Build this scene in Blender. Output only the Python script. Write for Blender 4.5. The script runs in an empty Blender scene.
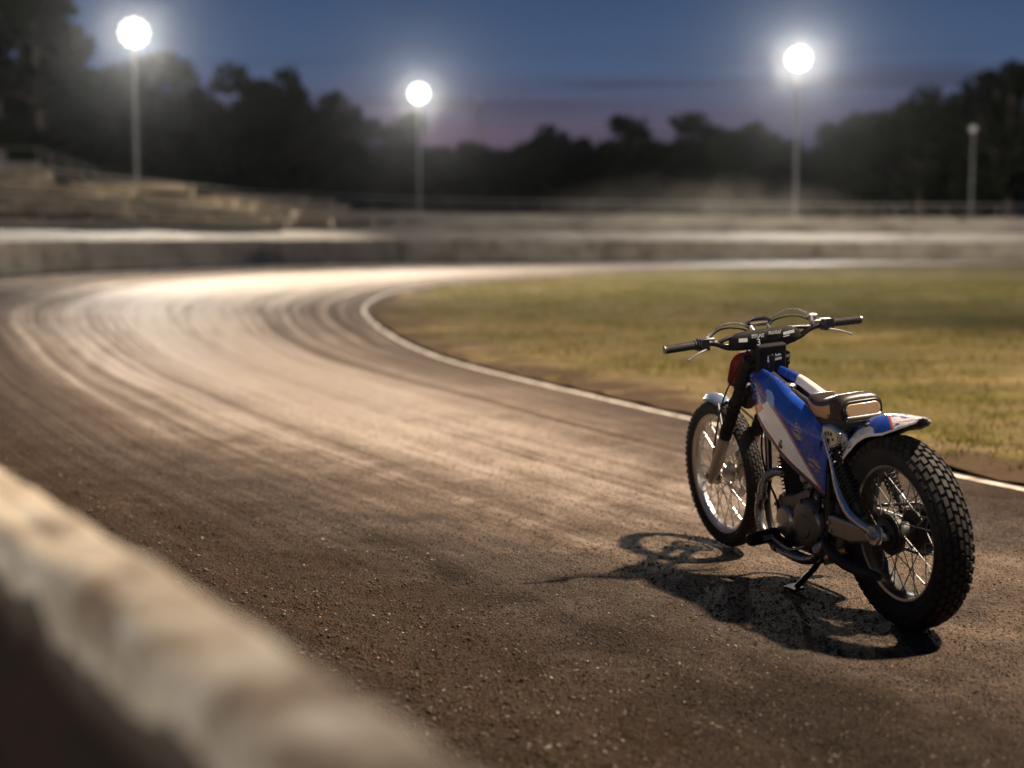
import bpy, bmesh, math, random
import numpy as np
from mathutils import Vector, Matrix, noise as mnoise
random.seed(7)
rng = np.random.default_rng(7)
S = bpy.context.scene
COL = S.collection
PI = math.pi
R = math.radians

# ------------------------------------------------------------------ node helpers
def new_mat(name):
    m = bpy.data.materials.new(name); m.use_nodes = True
    nt = m.node_tree; nt.nodes.clear()
    return m, nt
def N(nt, typ, **kw):
    n = nt.nodes.new(typ)
    for k, v in kw.items():
        if k.startswith('i_'):
            n.inputs[k[2:].replace('_', ' ')].default_value = v
        else:
            setattr(n, k, v)
    return n
def L(nt, a, b): nt.links.new(a, b)
def val(nt, op, a, b=None, c=None, clamp=False):
    n = nt.nodes.new('ShaderNodeMath'); n.operation = op; n.use_clamp = clamp
    for i, q in enumerate((a, b, c)):
        if q is None: continue
        if isinstance(q, (int, float)): n.inputs[i].default_value = q
        else: nt.links.new(q, n.inputs[i])
    return n.outputs[0]
def mix(nt, fac, a, b, blend='MIX'):
    n = nt.nodes.new('ShaderNodeMix'); n.data_type = 'RGBA'; n.blend_type = blend
    for s, q in ((n.inputs[0], fac), (n.inputs[6], a), (n.inputs[7], b)):
        if isinstance(q, (int, float)): s.default_value = q
        elif isinstance(q, (tuple, list)): s.default_value = (*q[:3], 1)
        else: nt.links.new(q, s)
    return n.outputs[2]
def ramp(nt, fac, stops):
    n = nt.nodes.new('ShaderNodeValToRGB')
    e = n.color_ramp.elements
    while len(e) < len(stops): e.new(0.5)
    for el, (p, c) in zip(e, stops):
        el.position = p
        el.color = (c, c, c, 1) if isinstance(c, (int, float)) else (*c, 1)
    nt.links.new(fac, n.inputs[0])
    return n.outputs[0]
def noise(nt, vec, scale, detail=4, rough=.55, dist=0):
    n = nt.nodes.new('ShaderNodeTexNoise')
    n.inputs['Scale'].default_value = scale; n.inputs['Detail'].default_value = detail
    n.inputs['Roughness'].default_value = rough; n.inputs['Distortion'].default_value = dist
    if vec is not None: nt.links.new(vec, n.inputs['Vector'])
    return n.outputs['Fac']
def mapping(nt, vec, scale=(1,1,1), loc=(0,0,0)):
    n = nt.nodes.new('ShaderNodeMapping')
    n.inputs['Scale'].default_value = scale; n.inputs['Location'].default_value = loc
    nt.links.new(vec, n.inputs['Vector']); return n.outputs[0]
def bump(nt, h, strength=.5, dist=.01, normal=None):
    n = nt.nodes.new('ShaderNodeBump'); n.inputs['Strength'].default_value = strength
    n.inputs['Distance'].default_value = dist; nt.links.new(h, n.inputs['Height'])
    if normal is not None: nt.links.new(normal, n.inputs['Normal'])
    return n.outputs[0]
def principled(nt, **kw):
    b = nt.nodes.new('ShaderNodeBsdfPrincipled'); o = nt.nodes.new('ShaderNodeOutputMaterial')
    nt.links.new(b.outputs[0], o.inputs[0])
    for k, v in kw.items():
        s = b.inputs[k]
        if isinstance(v, (int, float)): s.default_value = v
        elif isinstance(v, (tuple, list)): s.default_value = (*v[:3], 1) if len(v) == 3 and s.type == 'RGBA' else v
        else: nt.links.new(v, s)
    return b
def simple(name, col, rough=.5, metal=0., dirt=.3, dscale=14., dust=(.16,.115,.075), bumpk=.0, coat=0., bscale=90., spec=.5):
    m, nt = new_mat(name)
    tc = N(nt, 'ShaderNodeTexCoord'); v = tc.outputs['Object']
    n1 = noise(nt, v, dscale, 6, .65)
    f = ramp(nt, n1, [(.5 - .02, 0.), (.78, 1.)])
    f = val(nt, 'MULTIPLY', f, dirt)
    base = mix(nt, f, col, dust)
    n2 = noise(nt, v, dscale * 3.3, 4)
    rg = val(nt, 'ADD', val(nt, 'MULTIPLY', f, .5), val(nt, 'ADD', val(nt, 'MULTIPLY', n2, .2), rough - .1), clamp=True)
    met = val(nt, 'MULTIPLY', val(nt, 'SUBTRACT', 1., f, clamp=True), metal)
    kw = {'Base Color': base, 'Roughness': rg, 'Metallic': met, 'Specular IOR Level': spec}
    if coat: kw['Coat Weight'] = coat; kw['Coat Roughness'] = .12
    if bumpk: kw['Normal'] = bump(nt, noise(nt, v, bscale, 5), bumpk, .002)
    principled(nt, **kw)
    return m

# ------------------------------------------------------------------ mesh helpers
class MB:
    def __init__(s): s.v = []; s.f = []; s.m = []; s.uv = {}
    def add(s, vs, fs, mi=0):
        o = len(s.v); s.v += [tuple(q) for q in vs]
        s.f += [tuple(i + o for i in q) for q in fs]; s.m += [mi] * len(fs)
        return o
    def box(s, c, d, rot=None, mi=0, taper=1.):
        vs = []
        for z in (-1, 1):
            k = 1 if z < 0 else taper
            for x, y in ((-1,-1),(1,-1),(1,1),(-1,1)):
                p = Vector((x*d[0]/2*k, y*d[1]/2*k, z*d[2]/2))
                if rot is not None: p = rot @ p
                vs.append(Vector(c) + p)
        s.add(vs, [(3,2,1,0),(4,5,6,7),(0,1,5,4),(1,2,6,5),(2,3,7,6),(3,0,4,7)], mi)
    def tube(s, pts, r, n=10, caps=True, mi=0, flat=None):
        pts = [Vector(p) for p in pts]
        k = len(pts); rs = r if isinstance(r, (list, tuple)) else [r] * k
        T = []
        for i in range(k):
            t = pts[min(i+1,k-1)] - pts[max(i-1,0)]
            T.append(t.normalized() if t.length > 1e-9 else Vector((0,0,1)))
        a = Vector((0,0,1)) if abs(T[0].z) < .9 else Vector((1,0,0))
        u = T[0].cross(a).normalized()
        vs = []
        for i in range(k):
            u = (u - T[i] * u.dot(T[i])).normalized(); w = T[i].cross(u)
            for j in range(n):
                an = 2*PI*j/n
                vs.append(pts[i] + (u*math.cos(an) + w*math.sin(an)) * rs[i])
        fs = []
        for i in range(k-1):
            for j in range(n):
                fs.append((i*n+j, i*n+(j+1)%n, (i+1)*n+(j+1)%n, (i+1)*n+j))
        if caps:
            fs.append(tuple(range(n-1,-1,-1))); fs.append(tuple((k-1)*n+j for j in range(n)))
        s.add(vs, fs, mi)
    def lathe(s, prof, c, axis='Y', n=48, closed=True, mi=0, arc=None):
        """prof: list of (radius, offset along the axis)"""
        k = len(prof); vs = []; fs = []
        full = arc is None
        cnt = n if full else n + 1
        for i in range(cnt):
            an = 2*PI*i/n if full else arc[0] + (arc[1]-arc[0])*i/n
            ca, sa = math.cos(an), math.sin(an)
            for r, o in prof:
                if axis == 'Y': vs.append((c[0]+r*ca, c[1]+o, c[2]+r*sa))
                elif axis == 'Z': vs.append((c[0]+r*ca, c[1]+r*sa, c[2]+o))
                else: vs.append((c[0]+o, c[1]+r*ca, c[2]+r*sa))
        for i in range(n):
            i2 = (i+1) % cnt
            for j in range(k if closed else k-1):
                j2 = (j+1) % k
                fs.append((i*k+j, i*k+j2, i2*k+j2, i2*k+j))
        s.add(vs, fs, mi)
    def prism(s, poly, y0, y1, mi=0):
        """poly in the (x,z) plane, thickness along y"""
        n = len(poly)
        vs = [(x, y0, z) for x, z in poly] + [(x, y1, z) for x, z in poly]
        fs = [tuple(range(n)), tuple(range(2*n-1, n-1, -1))]
        fs += [(i, n+i, n+(i+1)%n, (i+1)%n) for i in range(n)]
        s.add(vs, fs, mi)
    def build(s, name, mats, parent=None, smooth=True, bevel=0., seg=2, angle=38, recalc=True, xf=None):
        me = bpy.data.meshes.new(name)
        me.from_pydata(s.v, [], s.f)
        if not isinstance(mats, (list, tuple)): mats = [mats]
        for q in mats: me.materials.append(q)
        if any(s.m): me.polygons.foreach_set('material_index', s.m)
        if recalc:
            bm = bmesh.new(); bm.from_mesh(me); bmesh.ops.recalc_face_normals(bm, faces=bm.faces); bm.to_mesh(me); bm.free()
        if smooth:
            me.polygons.foreach_set('use_smooth', [True]*len(me.polygons)); me.set_sharp_from_angle(angle=R(angle))
        me.update()
        o = bpy.data.objects.new(name, me); COL.objects.link(o)
        if parent is not None: o.parent = parent
        if bevel:
            b = o.modifiers.new('bevel', 'BEVEL'); b.width = bevel; b.segments = seg; b.limit_method = 'ANGLE'; b.angle_limit = R(40)
            b.harden_normals = False
        return o
def np_mesh(name, verts, faces, mat, parent=None, smooth=False, uv=None):
    me = bpy.data.meshes.new(name)
    verts = np.asarray(verts, dtype=np.float32); faces = np.asarray(faces, dtype=np.int32)
    nf, k = faces.shape
    me.vertices.add(len(verts)); me.vertices.foreach_set('co', verts.ravel())
    me.loops.add(nf*k); me.loops.foreach_set('vertex_index', faces.ravel())
    me.polygons.add(nf); me.polygons.foreach_set('loop_start', np.arange(0, nf*k, k, dtype=np.int32))
    if uv is not None:
        l = me.uv_layers.new(name='UVMap'); l.data.foreach_set('uv', np.asarray(uv, dtype=np.float32)[faces.ravel()].ravel())
    me.materials.append(mat)
    me.update(calc_edges=True); me.validate()
    if smooth: me.polygons.foreach_set('use_smooth', [True]*nf)
    o = bpy.data.objects.new(name, me); COL.objects.link(o)
    if parent is not None: o.parent = parent
    return o
def grid_faces(nu, nv):
    i = np.arange(nu-1)[:,None]; j = np.arange(nv-1)[None,:]
    a = i*nv + j
    return np.stack([a, a+nv, a+nv+1, a+1], -1).reshape(-1, 4)
def crom(ctrl, n):
    """uniform Catmull-Rom through ctrl, n samples"""
    P = np.asarray(ctrl, float); k = len(P)
    E = np.vstack([2*P[0]-P[1], P, 2*P[-1]-P[-2]])
    t = np.linspace(0, k-1, n); i = np.minimum(t.astype(int), k-2); f = (t - i)[:,None]
    p0, p1, p2, p3 = E[i], E[i+1], E[i+2], E[i+3]
    return .5*((2*p1) + (-p0+p2)*f + (2*p0-5*p1+4*p2-p3)*f*f + (-p0+3*p1-3*p2+p3)*f**3)
def spline(ctrl, n=16): return [Vector(p) for p in crom(ctrl, n)]
def empty(name, loc=(0,0,0), parent=None):
    o = bpy.data.objects.new(name, None); COL.objects.link(o); o.location = loc; o.empty_display_size = .2
    if parent is not None: o.parent = parent
    return o
def tag(o, label=None, cat=None, group=None, kind=None):
    if label: o['label'] = label
    if cat: o['category'] = cat
    if group: o['group'] = group
    if kind: o['kind'] = kind
    return o
def copy_tree(o, parent=None):
    c = o.copy(); COL.objects.link(c)
    if parent is not None: c.parent = parent
    for ch in list(o.children): copy_tree(ch, c)
    return c

# ------------------------------------------------------------------ the oval: inner line and outer wall line
INNER = [(6.3,2.0),(2.9,8.45),(.76,13.0),(-.97,17.6),(-2.3,24.6),(-2.62,29.8),(-2.25,34.4),(-1.07,38.4),(1.37,42.8),(6.17,49.0),(18.8,55.3),(45,58)]
OUTER = [(2.4,-2.88),(-2.2,4.83),(-5.2,10.1),(-9.2,18.5),(-13.6,29),(-14.95,38),(-14.2,46),(-11.4,52.1),(-7.3,56.7),(0,61.4),(16,63.7),(45,64.8)]
NA = 900
IN = crom(INNER, NA); OUT = crom(OUTER, NA)
OLEN = np.concatenate([[0], np.cumsum(np.linalg.norm(np.diff(OUT, axis=0), axis=1))])
TAN = np.gradient(OUT, axis=0); TAN /= np.linalg.norm(TAN, axis=1)[:,None]
NOR = np.stack([-TAN[:,1], TAN[:,0]], 1)            # away from the track
def out_at(d, off=0.):
    x = np.interp(d, OLEN, OUT[:,0]); y = np.interp(d, OLEN, OUT[:,1])
    nx = np.interp(d, OLEN, NOR[:,0]); ny = np.interp(d, OLEN, NOR[:,1])
    q = math.hypot(nx, ny)
    return np.array([x + nx/q*off, y + ny/q*off]), np.array([nx/q, ny/q])
def arc_near(x, y): return OLEN[np.argmin((OUT[:,0]-x)**2 + (OUT[:,1]-y)**2)]

# ------------------------------------------------------------------ materials of the place
def mat_track():
    m, nt = new_mat('packed_dirt')
    tc = N(nt, 'ShaderNodeTexCoord'); uv = tc.outputs['UV']; ob = tc.outputs['Object']
    # uv: x = 13 x fraction across from the inner line, y = metres along
    wob = noise(nt, mapping(nt, uv, (.12, .10, 1)), 1., 3)
    warp = N(nt, 'ShaderNodeCombineXYZ'); L(nt, val(nt, 'MULTIPLY', val(nt, 'SUBTRACT', wob, .5), .7), warp.inputs[0])
    va = N(nt, 'ShaderNodeVectorMath', operation='ADD'); L(nt, uv, va.inputs[0]); L(nt, warp.outputs[0], va.inputs[1])
    w = va.outputs[0]
    s1 = noise(nt, mapping(nt, w, (1.1, .016, 1)), 1., 4, .55)
    s2 = noise(nt, mapping(nt, w, (4.6, .035, 1), (7,3,0)), 1., 4, .58)
    s3 = noise(nt, mapping(nt, w, (13., .07, 1), (1,9,0)), 1., 4, .6)
    blot = noise(nt, ob, .35, 5, .6)
    fine = noise(nt, ob, 42., 6, .7)
    grit = N(nt, 'ShaderNodeTexVoronoi'); grit.inputs['Scale'].default_value = 95.; L(nt, ob, grit.inputs['Vector'])
    st = val(nt, 'ADD', val(nt, 'MULTIPLY', s1, .30), val(nt, 'ADD', val(nt, 'MULTIPLY', s2, .38), val(nt, 'MULTIPLY', s3, .38)))
    sepu = N(nt, 'ShaderNodeSeparateXYZ'); L(nt, uv, sepu.inputs[0]); along = sepu.outputs[1]
    # the bend is grooved by tyres; the near stretch is loose and churned
    grv = ramp(nt, val(nt, 'DIVIDE', val(nt, 'ADD', along, val(nt, 'MULTIPLY', val(nt, 'SUBTRACT', blot, .5), 14.)), 40.), [(.16, .15), (.42, 1.25)])
    churn = noise(nt, ob, 1.7, 6, .68, .6)
    st = val(nt, 'ADD', .5, val(nt, 'MULTIPLY', val(nt, 'SUBTRACT', st, .5), grv))
    st = val(nt, 'ADD', st, val(nt, 'MULTIPLY', val(nt, 'SUBTRACT', blot, .5), .14))
    st = val(nt, 'ADD', st, val(nt, 'MULTIPLY', val(nt, 'MULTIPLY', val(nt, 'SUBTRACT', churn, .5), .26), val(nt, 'SUBTRACT', 1.3, grv)))
    near_dark = ramp(nt, val(nt, 'DIVIDE', val(nt, 'ADD', along, val(nt, 'MULTIPLY', val(nt, 'SUBTRACT', churn, .5), 5.)), 20.), [(.25, .52), (.66, 0.)])  # darker towards the near end of the track
    # how far across: the racing groove in the middle is polished and pale, the outside stays loose and dark
    sep = N(nt, 'ShaderNodeSeparateXYZ'); L(nt, w, sep.inputs[0])
    across = sep.outputs[0]
    g = ramp(nt, val(nt, 'DIVIDE', across, 13.), [(0., .36), (.10, .50), (.26, .92), (.46, .84), (.62, .42), (.74, .16), (1., .08)])
    tone = val(nt, 'ADD', val(nt, 'MULTIPLY', val(nt, 'SUBTRACT', st, .5), 2.7), val(nt, 'SUBTRACT', g, near_dark), clamp=True)
    c = ramp(nt, tone, [(0., (.038,.0285,.0215)), (.3, (.076,.057,.044)), (.6, (.158,.112,.078)), (1., (.42,.325,.245))])
    red = ramp(nt, noise(nt, mapping(nt, w, (.6,.05,1),(3,1,0)), 1., 4), [(.45, 0.), (.7, .38)])
    c = mix(nt, red, c, mix(nt, .65, c, (.13,.075,.042)))
    c = mix(nt, .85, c, ramp(nt, fine, [(.25, .45), (.5, .95), (.72, 1.5)]), 'MULTIPLY')
    peb = ramp(nt, grit.outputs['Color'], [(.0, .55), (.6, .9), (.92, 1.15), (1., 1.9)])
    c = mix(nt, .55, c, peb, 'MULTIPLY')
    c = mix(nt, .6, c, ramp(nt, noise(nt, ob, 160., 3, .7), [(.3, .4), (.5, 1.), (.68, 1.9)]), 'MULTIPLY')
    h = val(nt, 'ADD', val(nt, 'MULTIPLY', fine, 1.2), val(nt, 'MULTIPLY', grit.outputs['Distance'], -.9))
    med = noise(nt, ob, 9., 5, .65)
    b1 = bump(nt, h, .9, .022)
    b2 = bump(nt, val(nt, 'ADD', val(nt, 'MULTIPLY', val(nt, 'MULTIPLY', s3, grv), 1.), val(nt, 'MULTIPLY', med, 1.)), .7, .035, b1)
    rg = ramp(nt, tone, [(0., .95), (.5, .85), (1., .62)])
    sp = ramp(nt, tone, [(0., .03), (.45, .10), (1., .40)])
    principled(nt, **{'Base Color': c, 'Roughness': rg, 'Normal': b2, 'Specular IOR Level': sp})
    return m
def mat_grass_sheet():
    m, nt = new_mat('infield_turf')
    tc = N(nt, 'ShaderNodeTexCoord'); uv = tc.outputs['UV']; ob = tc.outputs['Object']
    n1 = noise(nt, ob, .22, 5, .6); n2 = noise(nt, ob, 1.3, 5, .65); n3 = noise(nt, ob, 14., 5, .7)
    t = val(nt, 'ADD', val(nt, 'MULTIPLY', n1, .5), val(nt, 'MULTIPLY', n2, .5))
    c = ramp(nt, t, [(.34, (.038,.040,.011)), (.46, (.085,.075,.020)), (.54, (.140,.107,.036)), (.63, (.27,.19,.095))])
    c = mix(nt, .8, c, ramp(nt, n3, [(.25, .45), (.5, 1.), (.75, 1.5)]), 'MULTIPLY')
    sep = N(nt, 'ShaderNodeSeparateXYZ'); L(nt, uv, sep.inputs[0])
    e = val(nt, 'ADD', sep.outputs[0], val(nt, 'MULTIPLY', val(nt, 'SUBTRACT', n2, .5), 4.))
    f = ramp(nt, e, [(.25, 1.), (.85, 0.)])
    soil = mix(nt, n3, (.035,.022,.012), (.11,.075,.045))
    worn = val(nt, 'MULTIPLY', ramp(nt, val(nt, 'DIVIDE', sep.outputs[0], 10.), [(.0, 1.), (1., .25)]), ramp(nt, noise(nt, mapping(nt, ob, (.5,1.3,1)), .9, 6, .68, .4), [(.44, 0.), (.60, .9)]))
    c = mix(nt, worn, c, mix(nt, n3, (.085,.058,.032), (.21,.155,.095)))
    c = mix(nt, f, c, soil)
    b = bump(nt, val(nt, 'ADD', n3, val(nt, 'MULTIPLY', noise(nt, ob, 60., 4, .7), .5)), .9, .04)
    principled(nt, **{'Base Color': c, 'Roughness': 1., 'Normal': b, 'Specular IOR Level': .05})
    return m
def mat_concrete(name, c0, c1, stain, sscale=3., rough=.85, amt=.8):
    m, nt = new_mat(name)
    tc = N(nt, 'ShaderNodeTexCoord'); ob = tc.outputs['Object']
    geo = N(nt, 'ShaderNodeNewGeometry'); p = geo.outputs['Position']
    n1 = noise(nt, p, sscale, 6, .65, .4); n2 = noise(nt, p, sscale*9, 5, .65)
    c = mix(nt, n2, c0, c1)
    f = ramp(nt, n1, [(.44, 0.), (.66, amt)])
    c = mix(nt, f, c, stain)
    b = bump(nt, val(nt, 'ADD', n2, noise(nt, p, sscale*40, 4)), .5, .012)
    principled(nt, **{'Base Color': c, 'Roughness': rough, 'Normal': b, 'Specular IOR Level': .3})
    return m
M_track = mat_track(); M_turf = mat_grass_sheet()
M_wall = mat_concrete('barrier_concrete', (.56,.47,.34), (.68,.59,.45), (.24,.18,.12), .9)
def mat_wallnear():
    m, nt = new_mat('worn_coping_shaded_face')
    geo = N(nt, 'ShaderNodeNewGeometry'); p = geo.outputs['Position']; sep = N(nt, 'ShaderNodeSeparateXYZ'); L(nt, p, sep.inputs[0])
    n1 = noise(nt, p, 4.2, 6, .62, .5); n2 = noise(nt, p, 16., 5, .65); n3 = noise(nt, p, 130., 4, .7)
    c = mix(nt, ramp(nt, n2, [(.35,0.),(.65,1.)]), (.52,.42,.29), (.82,.74,.61))
    c = mix(nt, ramp(nt, n1, [(.50,0.),(.64,.85)]), c, (.15,.085,.042))
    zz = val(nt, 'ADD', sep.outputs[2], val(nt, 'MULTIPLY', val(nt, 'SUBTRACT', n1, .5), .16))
    c = mix(nt, ramp(nt, zz, [(.93, 1.), (1.01, .8), (1.065, 0.)]), c, mix(nt, n2, (.010,.009,.009), (.050,.031,.018)))  # shade of the outer face painted in, near-black below the coping
    b = bump(nt, val(nt, 'ADD', n2, val(nt, 'MULTIPLY', n3, .4)), .6, .012)
    principled(nt, **{'Base Color': c, 'Roughness': .85, 'Normal': b, 'Specular IOR Level': .2})
    return m
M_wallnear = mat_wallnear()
M_terrace = mat_concrete('terrace_concrete', (.20,.19,.175), (.30,.285,.26), (.09,.08,.07), .7)
M_nosing = mat_concrete('pale_step_edge', (.46,.41,.33), (.60,.54,.44), (.20,.17,.13), .5)  # paler strip along each step's top edge
M_bank = mat_concrete('pale_bank_dirt', (.36,.30,.23), (.44,.38,.31), (.24,.19,.14), .5)
M_plank = mat_concrete('weathered_plank', (.42,.36,.28), (.55,.48,.38), (.16,.13,.09), .8)
M_ground = simple('dark_ground', (.045,.04,.025), .95, 0, .6, .6, (.07,.055,.03))
M_galv = simple('galvanised_steel', (.26,.26,.26), .5, .5, .4, 3.)
M_railing = simple('railing_steel', (.13,.13,.13), .5, .5, .4, 3.)
M_line = None
def mat_line():
    m, nt = new_mat('line_paint')
    tc = N(nt, 'ShaderNodeTexCoord'); ob = tc.outputs['Object']
    f = ramp(nt, noise(nt, ob, 6., 6, .7), [(.40, .1), (.60, .95)])
    f2 = ramp(nt, noise(nt, ob, 40., 4, .7), [(.40, .1), (.62, .85)])
    c = mix(nt, val(nt, 'MAXIMUM', f, f2), (.72,.69,.62), (.20,.15,.11))
    principled(nt, **{'Base Color': c, 'Roughness': .8, 'Normal': bump(nt, noise(nt, ob, 50., 4), .5, .008)})
    return m
M_line = mat_line()

# ------------------------------------------------------------------ ground, track, infield
g = np_mesh('ground', [(-190,-60,0),(190,-60,0),(190,230,0),(-190,230,0)], [(0,1,2,3)], M_ground); tag(g, kind='structure')
def track_height(a, w, x, y):
    """a = metres across, w = width; ridges run along the track and die out at both edges"""
    k = np.clip(np.minimum(a, w-a)/.6, 0, 1)
    return .016 + k*(.006*np.sin(a*7.3 + .5*np.sin(y*.21)) * np.sin(a*1.9+1.) + .004*np.sin(a*17. + .7*np.sin(y*.33+x*.2)))
def build_track():
    NS = 260
    idx = (NA-1)*np.linspace(0, 1, 1150)**1.55; I = np.stack([np.interp(idx, np.arange(NA), IN[:,k]) for k in (0,1)], 1)
    O = np.stack([np.interp(idx, np.arange(NA), OUT[:,k]) for k in (0,1)], 1)
    mid = (I+O)/2; al = np.concatenate([[0], np.cumsum(np.linalg.norm(np.diff(mid, axis=0), axis=1))])
    w = np.linalg.norm(O-I, axis=1)
    s = np.linspace(0, 1, NS)
    P = I[:,None,:] + (O-I)[:,None,:]*s[None,:,None]
    a = w[:,None]*s[None,:]
    z = track_height(a, w[:,None], P[...,0], P[...,1])
    # loose soil thrown against the outer wall, close to the camera
    V = np.dstack([P, z]).reshape(-1,3); W_ = np.repeat(w, NS); A_ = a.ravel()
    for i, q in enumerate(V):
        if q[1] < 15 and q[0] < 3.2 and q[1] > 1:
            aa, ww = A_[i], W_[i]; e0 = min(aa, ww-aa)
            if e0 < .3: continue
            n5 = mnoise.fractal(Vector((q[0]*3.1,q[1]*3.1,0)), .9, 2.1, 5)
            V[i,2] += .0045*n5*min(1, (e0-.3)/.4)
            k = max(0, 1-(ww-aa)/3.0)
            if k > 0:
                lump = mnoise.fractal(Vector((q[0]*5.5,q[1]*5.5,4.)), .8, 2.2, 4)
                V[i,2] += k*max(0, .055*(n5*.6+lump*.6+.12))
    uv = np.dstack([np.broadcast_to(13.*s[None,:], a.shape), np.broadcast_to(al[:,None], a.shape)]).reshape(-1,2)
    o = np_mesh('dirt_track', V, grid_faces(len(I), NS), M_track, smooth=True, uv=uv)
    tag(o, kind='structure')
build_track()
def strip_along(name, mat, o0, o1, z, wob=0.):
    """ribbon beside the inner line, offsets in metres towards the track"""
    d = OUT-IN; d /= np.linalg.norm(d, axis=1)[:,None]
    V = []; 
    for i in range(NA):
        wv = wob*mnoise.noise(Vector((i*.13, 3.1, 0)))
        for off in (o0+wv, o1+wv*.4): V.append((*(IN[i]+d[i]*off), z))
    return np_mesh(name, V, grid_faces(NA, 2), mat)
ln = strip_along('track_marking', M_line, .09, .16, .0245, .04); tag(ln, kind='structure')
def infield_z(x, y, d):
    return .021 + np.clip(d/1.5,0,1)*(.008*np.sin(x*1.3+y*.4) + .007*np.sin(y*1.1-x*.5)) + .035*np.exp(-((d-.55)/.35)**2)
def build_infield():
    fr = np.concatenate([np.linspace(0,.12,60)[:-1], np.linspace(.12,1,60)])
    ty = np.linspace(0, 1, NA)
    D = np.stack([np.full(NA, 70.), -14 + 74*ty], 1)
    st = slice(None, None, 3)
    C = IN[st]; D = D[st]
    P = C[:,None,:] + (D-C)[:,None,:]*fr[None,:,None]
    d = np.linalg.norm(D-C, axis=1)[:,None]*fr[None,:]
    # true distance to the line, roughly: project on the local normal
    nn = (IN-OUT)[st]; nn = nn/np.linalg.norm(nn,axis=1)[:,None]
    dd = np.abs(((P-C[:,None,:])*nn[:,None,:]).sum(-1)); dd = np.minimum(dd, d)
    dist = np.sqrt(((P[:,:,None,:]-IN[None,None,::12,:])**2).sum(-1)).min(-1)
    z = infield_z(P[...,0], P[...,1], dist)
    uv = np.dstack([dist, d]).reshape(-1,2)
    o = np_mesh('infield_lawn', np.dstack([P, z]).reshape(-1,3), grid_faces(len(C), len(fr)), M_turf, smooth=True, uv=uv)
    tag(o, kind='structure')
build_infield()
def mat_blade():
    m, nt = new_mat('grass_blades')
    tc = N(nt, 'ShaderNodeTexCoord'); ob = tc.outputs['Object']
    t = val(nt, 'ADD', val(nt, 'MULTIPLY', noise(nt, ob, .3, 4), .5), val(nt, 'MULTIPLY', noise(nt, ob, 7., 3), .5))
    c = ramp(nt, t, [(.3, (.050,.051,.013)), (.47, (.10,.086,.025)), (.56, (.165,.125,.05)), (.68, (.28,.20,.10))])
    b = N(nt, 'ShaderNodeBsdfDiffuse'); L(nt, c, b.inputs[0]); t2 = N(nt, 'ShaderNodeBsdfTranslucent'); L(nt, mix(nt, .5, c, (.16,.15,.03)), t2.inputs[0])
    mx = N(nt, 'ShaderNodeMixShader'); mx.inputs[0].default_value = .45; L(nt, b.outputs[0], mx.inputs[1]); L(nt, t2.outputs[0], mx.inputs[2])
    o = N(nt, 'ShaderNodeOutputMaterial'); L(nt, mx.outputs[0], o.inputs[0])
    return m
def build_grass():
    # short uneven turf, denser near the camera
    V = []; F = []
    cnt = 0; tries = 0
    d = IN-OUT; d /= np.linalg.norm(d, axis=1)[:,None]
    n = 90000
    x = rng.uniform(-2.6, 13., n*3); y = 8 + (rng.random(n*3)**1.8)*32
    ins = INN_INSIDE(x, y)
    x, y = x[ins], y[ins]
    vis = np.abs(x/y) < .50
    x, y = x[vis][:n], y[vis][:n]
    dist = np.sqrt(((np.stack([x,y],1)[:,None,:]-IN[None,::10,:])**2).sum(-1)).min(-1)
    nz = np.array([mnoise.fractal(Vector((a*.9, b*.9, 0)), 1., 2., 4) for a, b in zip(x, y)])
    keep = (nz + np.clip(dist-.9, -.6, .45)*.9 > rng.uniform(-.2, .5, len(x)))
    x, y, dist, nz = x[keep], y[keep], dist[keep], nz[keep]
    h = rng.uniform(.015, .05, len(x))*(1+.5*np.clip(nz,0,1)); wd = rng.uniform(.003,.006,len(x))*(1+y*.05)
    a = rng.uniform(0, 2*PI, len(x)); lean = rng.uniform(.1,.9,len(x))*h
    z = infield_z(x, y, dist)-.006
    ca, sa = np.cos(a), np.sin(a); b = rng.uniform(0,2*PI,len(x))
    p0 = np.stack([x-ca*wd, y-sa*wd, z], 1); p1 = np.stack([x+ca*wd, y+sa*wd, z], 1)
    p2 = np.stack([x+np.cos(b)*lean, y+np.sin(b)*lean, z+h], 1)
    V = np.stack([p0,p1,p2],1).reshape(-1,3); F = np.arange(len(V)).reshape(-1,3)
    o = np_mesh('grass', V, F, mat_blade()); tag(o, 'short dry olive turf on the infield', kind='stuff')
def INN_INSIDE(x, y):
    # infield = right of the inner line
    xi = np.interp(y, np.maximum.accumulate(IN[:,1]), IN[:,0])
    return x > xi + .1
build_grass()
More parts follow.
